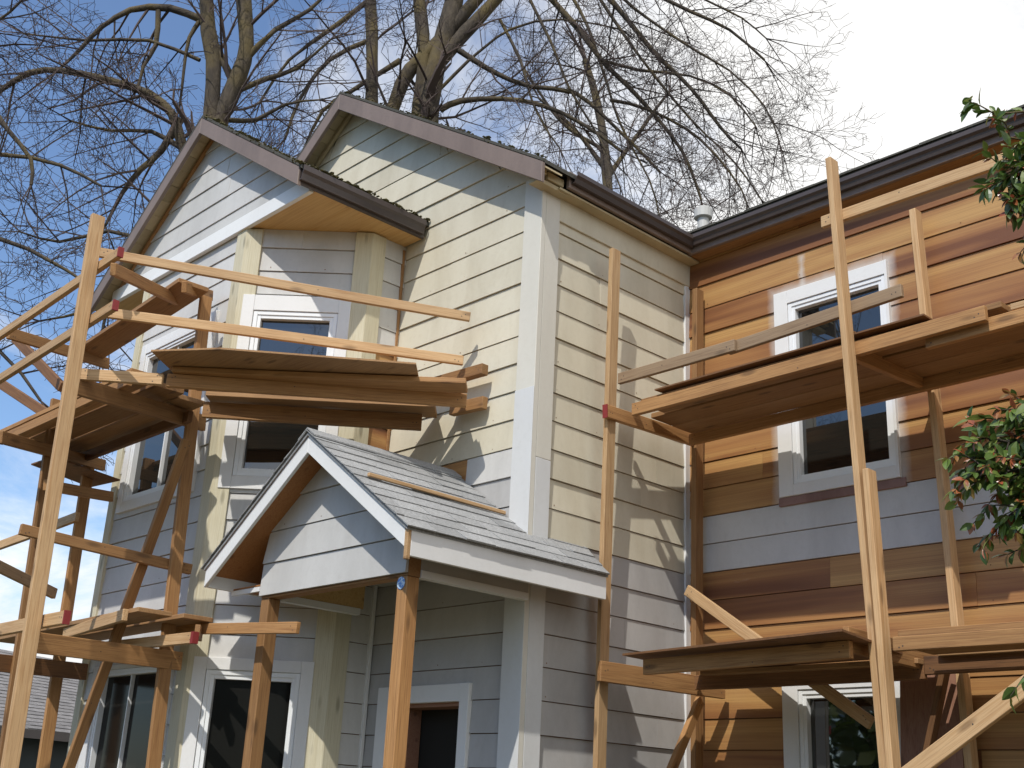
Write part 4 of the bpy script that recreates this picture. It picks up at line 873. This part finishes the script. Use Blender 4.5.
def grow(rg, p, d, L, r, lvl, V, F, droop, spread):
    seg = (.38, .22, .13, .10)[min(lvl, 3)]; n = max(2, int(L/seg)); pts = [p]; ds = []
    cur = d/np.linalg.norm(d)
    for i in range(n):
        cur = cur+rg.normal(0, (.11, .14, .17, .2)[min(lvl, 3)], 3)+np.array([0, 0, droop*(i/n)*(1 if lvl < 2 else .6)])
        cur /= np.linalg.norm(cur); p = p+cur*seg; pts.append(p); ds.append(cur)
    rad = np.linspace(r, max(r*.35, .0035), n+1)
    tube(V, F, pts, rad, 4 if r > .02 else 3)
    if lvl >= 3: return
    gap = (.25, .165, .13)[lvl]; s = gap*rg.random()+.12*L
    while s < L*.98:
        i = min(int(s/seg), n-1); c = ds[i]
        perp = np.cross(c, rg.normal(0, 1, 3)); perp /= np.linalg.norm(perp)+1e-9
        ang = rg.uniform(.45, 1.05)
        nd = c*math.cos(ang)+perp*math.sin(ang)+np.array([0, 0, .12])
        nl = L*(rg.uniform(.28, .55) if lvl else rg.uniform(.3, .6))*(1.1-.5*s/L)
        nl = max(nl, .22)
        grow(rg, pts[i+1], nd, nl, max(rad[i+1]*.55, .0042), lvl+1, V, F, droop, spread)
        s += gap*rg.uniform(.7, 1.5)
def make_tree(key, label, base_xy, seed, droop=-.05, dens=1.0, base_r=.4, Lb=(1.4, 2.8), minr=.016):
    rg = np.random.default_rng(seed)
    bx, by = base_xy; root = thing('tree', (bx, by, 0), label, 'tree', 'bare trees round the house')
    V, F, VT, FT = [], [], [], []
    limbs = TREES[key]
    for li, (r0, r1, pts) in enumerate(limbs):
        pts = [np.array(p) for p in pts]
        if li == 0: pts = [np.array((bx, by, -.2)), np.array((bx, by, 0))*.6+pts[0]*.4+rg.normal(0, .05, 3)]+pts; r0 = base_r
        sm = smoothline(pts, .35); n = len(sm)
        sm = sm+np.cumsum(rg.normal(0, .006, (n, 3)), axis=0)
        # push side limbs a little in depth so that the crown has volume
        rad = np.linspace(r0, r1, n)*(1.22 if r0 < .1 else 1.12)*(1+.06*np.sin(np.arange(n)*1.3+li))
        tube(V, F, sm, rad, 10 if r0 > .1 else 7)
        s = 0; tot = n*.35
        for i in range(2, n-1):
            if sm[i][2] < 5.2: continue
            thick = rad[i] > .09
            if rg.random() < (.35 if thick else 1.0)*dens:
                c = sm[i+1]-sm[i]; c /= np.linalg.norm(c)
                perp = np.cross(c, rg.normal(0, 1, 3)); perp /= np.linalg.norm(perp)+1e-9
                ang = rg.uniform(.5, 1.15); nd = c*math.cos(ang)+perp*math.sin(ang)
                L = rg.uniform(*Lb)*(1.25 if thick else 1.)
                grow(rg, sm[i], nd, L, max(minr, min(rad[i]*.42, .035)), 0, VT, FT, droop, 1)
        c = sm[-1]-sm[-2]
        for q in range(3): grow(rg, sm[-1], c/np.linalg.norm(c)+rg.normal(0, .35, 3), Lb[1]*.6, max(r1*.7, .014), 0, VT, FT, droop, 1)
    mesh_obj('trunk', V, F, M['bark'], root); mesh_obj('crown', VT, FT, M['twig'], root, False)
    return root, len(FT)
cnt = []
def basep(k): p = TREES[k][0][2][0]; return (p[0], p[1])
r_, c_ = make_tree('A', 'bare tree with two upright stems behind the peak of the bay gable', basep('A'), 3, -.06, .95, base_r=.42, Lb=(1.1, 2.4)); cnt.append(c_)
r_, c_ = make_tree('B', 'largest bare tree, its thick forking trunks rising behind the beige gable roof', basep('B'), 5, -.09, .9, base_r=.5, Lb=(1.1, 2.5), minr=.014); cnt.append(c_)
r_, c_ = make_tree('C', 'farther slim bare tree with reddish twigs above the side gutter', basep('C'), 8, -.02, 1.0, base_r=.3, Lb=(1.2, 2.6)); cnt.append(c_)
r_, c_ = make_tree('D', 'bare tree at the left edge whose thin branches reach in from outside the picture', basep('D'), 9, -.09, .6, base_r=.3, Lb=(.9, 1.9)); cnt.append(c_)
print('twig faces', cnt)

# ---------------------------------------------------------------- shrub at the right edge
def shrub():
    rg = np.random.default_rng(4); root = thing('shrub', (-1.1, 3.85, 0), 'evergreen shrub with glossy green and reddish new leaves at the right edge', 'shrub')
    V, F = [], []; LV = MB()
    cams = np.array([0, 0, 1.6])
    clusters = []
    def leaf(p, d, n, L, w_, t):
        d = d/np.linalg.norm(d); s = np.cross(d, n); s /= np.linalg.norm(s)+1e-9; n = np.cross(s, d)
        prof = [(0, 0), (.18, .55), (.42, 1), (.7, .8), (.9, .35), (1, 0)]
        mid = [p+d*L*a+n*(-.18*L*a*a) for a, _ in prof]
        for sg in (-1, 1):
            ed = [m_+s*sg*w_*b_*.5+n*w_*.13*b_ for m_, (a, b_) in zip(mid, prof)]
            for i in range(5):
                q = [mid[i], mid[i+1], ed[i+1], ed[i]] if 0 < i < 4 else ([mid[i], mid[i+1], ed[i+1]] if i == 0 else [mid[i], mid[i+1], ed[i]])
                LV.face(q, 0, t)
    def twig(pts, r, leaves, red=.2):
        sm = smoothline(pts, .03); tube(V, F, sm, np.linspace(r, .0015, len(sm)), 5)
        n = len(sm)
        for k in range(leaves):
            i = min(n-1, int(n*(.2+.8*(k+rg.random())/leaves))); c = sm[min(i+1, n-1)]-sm[max(i-1, 0)]; c /= np.linalg.norm(c)+1e-9
            perp = np.cross(c, rg.normal(0, 1, 3)); perp /= np.linalg.norm(perp)
            a = rg.uniform(.5, 1.2); d = c*math.cos(a)+perp*math.sin(a)+np.array([0, 0, -.35])
            newl = rg.random() < red*(k/leaves)*1.6
            L = rg.uniform(.024, .042) if newl else rg.uniform(.034, .068)
            leaf(sm[i], d, rg.normal(0, .5, 3)+np.array([0, -.5, .8]), L, L*rg.uniform(.40, .52), rg.uniform(.86, 1) if newl else rg.uniform(0, .8))
    B = np.array((-1.1, 3.85, 0.)); top = np.array((-1.10, 3.80, 2.2)); stem = [B, B+[.03, 0, .9], top, np.array((-1.12, 3.78, 3.0)), np.array((-1.12, 3.78, 3.85))]
    sm = smoothline(stem, .1); tube(V, F, sm, np.linspace(.035, .012, len(sm)), 8)
    def branch(start, end, nt, lv, red, sag=0.05, rad=.007):
        start, end = np.array(start), np.array(end); m_ = (start+end)/2+[0, 0, sag]
        sm = smoothline([start, m_, end], .05); tube(V, F, sm, np.linspace(rad, .003, len(sm)), 5)
        for k in range(nt):
            i = int(len(sm)*(.35+.65*(k+.5)/nt)); i = min(i, len(sm)-1); p = sm[i]
            d = (end-start)/np.linalg.norm(end-start)*.6+rg.normal(0, .6, 3)+[0, 0, -.1]; d /= np.linalg.norm(d)
            L = rg.uniform(.07, .16); twig([p, p+d*L*.5+rg.normal(0, .01, 3), p+d*L+[0, 0, -.02]], .003, lv, red)
    for s_, e_, nt_, lv_, rd_, *x_ in SHRUB: branch(s_, e_, nt_, lv_, rd_)
    o = mesh_obj('stem', V, F, M['bark'], root); LV.build('leaves', M['leaf'], root, smooth=False)
SHRUB = [((-1.12, 3.78, 3.8), (-1.43, 3.46, 3.87), 7, 9, .2), ((-1.12, 3.78, 3.6), (-1.40, 3.49, 3.78), 12, 14, .3), ((-1.12, 3.78, 3.5), (-1.39, 3.50, 3.66), 22, 17, .3), ((-1.12, 3.78, 3.45), (-1.36, 3.53, 3.54), 22, 17, .3), ((-1.12, 3.78, 3.3), (-1.34, 3.55, 3.44), 14, 15, .25), ((-1.12, 3.78, 3.7), (-1.30, 3.58, 3.70), 14, 15, .25),
         ((-1.12, 3.78, 2.6), (-1.55, 3.47, 2.75), 30, 19, .5), ((-1.12, 3.78, 2.55), (-1.56, 3.46, 2.65), 34, 19, .5), ((-1.12, 3.78, 2.5), (-1.50, 3.52, 2.54), 28, 18, .5),
         ((-1.12, 3.78, 2.7), (-1.46, 3.55, 2.84), 26, 17, .35), ((-1.12, 3.78, 2.4), (-1.46, 3.56, 2.44), 14, 13, .35), ((-1.12, 3.78, 2.7), (-1.40, 3.60, 2.65), 30, 18, .3), ((-1.12, 3.78, 2.7), (-1.38, 3.60, 2.80), 20, 18, .3),
         ((-1.14, 3.8, 2.05), (-1.48, 3.55, 2.10), 9, 10, .2)]
shrub()

# ---------------------------------------------------------------- across the street, out of view: trees and an added hedge mirrored in the window glass
hd = MB(); rs = random.Random(21)  # unseen hedge, added so the lower panes reflect something dark
for i in range(9000):
    x = rs.uniform(-30, 45); z = rs.uniform(0, 1)**.8*(7.6+1.6*math.sin(x*.5)+1.1*math.sin(x*1.3)); yv = -30+rs.uniform(-1.2, 1.2)
    r = rs.uniform(.25, .55); c = Vector((x, yv, z)); n1 = Vector((rs.gauss(0, 1), rs.gauss(0, 1), rs.gauss(0, 1))).normalized(); n2 = n1.orthogonal().normalized(); n3 = n1.cross(n2)
    hd.face([c+n2*r, c+n3*r*.7, c-n2*r, c-n3*r*.7], 0, rs.uniform(0, .8))
tag(hd.build('hedge', M['leaf']), 'tall dark green hedge added out of view behind the photographer to darken window reflections', 'hedge')
_E = [(.3, .24, [(2.2, -5.0, 1.5), (2.0, -4.9, 4), (1.6, -4.7, 6.5)]), (.16, .05, [(1.7, -4.7, 6.2), (.4, -4.2, 9), (-1.6, -3.6, 12), (-3, -3, 14)]),
 (.15, .05, [(1.6, -4.7, 6.5), (2.4, -4.0, 9.5), (2.2, -3.5, 12.5), (3, -3, 15)]), (.12, .04, [(1.7, -4.7, 6.3), (4, -5, 9), (6, -4.5, 12)]), (.12, .04, [(1.5, -4.7, 7), (-1, -5.4, 9.5), (-4.5, -5.5, 11.5)]),
 (.08, .03, [(.4, -4.2, 9), (-2.4, -2.4, 10), (-4.5, -1.6, 11)]), (.08, .03, [(2.4, -4, 9.5), (4.4, -2.4, 11), (6, -1.6, 12)])]
for n_, (ex, ey) in enumerate(((2., -17.), (-12., -19.))):
    TREES['E%d' % n_] = [(a_*1.1, b_*1.1, [((x-2)*1.15+ex, (y+5)*1.15+ey, z*1.1) for x, y, z in p_]) for a_, b_, p_ in _E]
    make_tree('E%d' % n_, ('bare street tree behind the photographer, the one straight across from the corner', 'bare street tree behind the photographer, the one farther along the hedge')[n_], (ex+.2, ey), 12+n_, -.03, .7, base_r=.34, Lb=(1.0, 2.2), minr=.02)
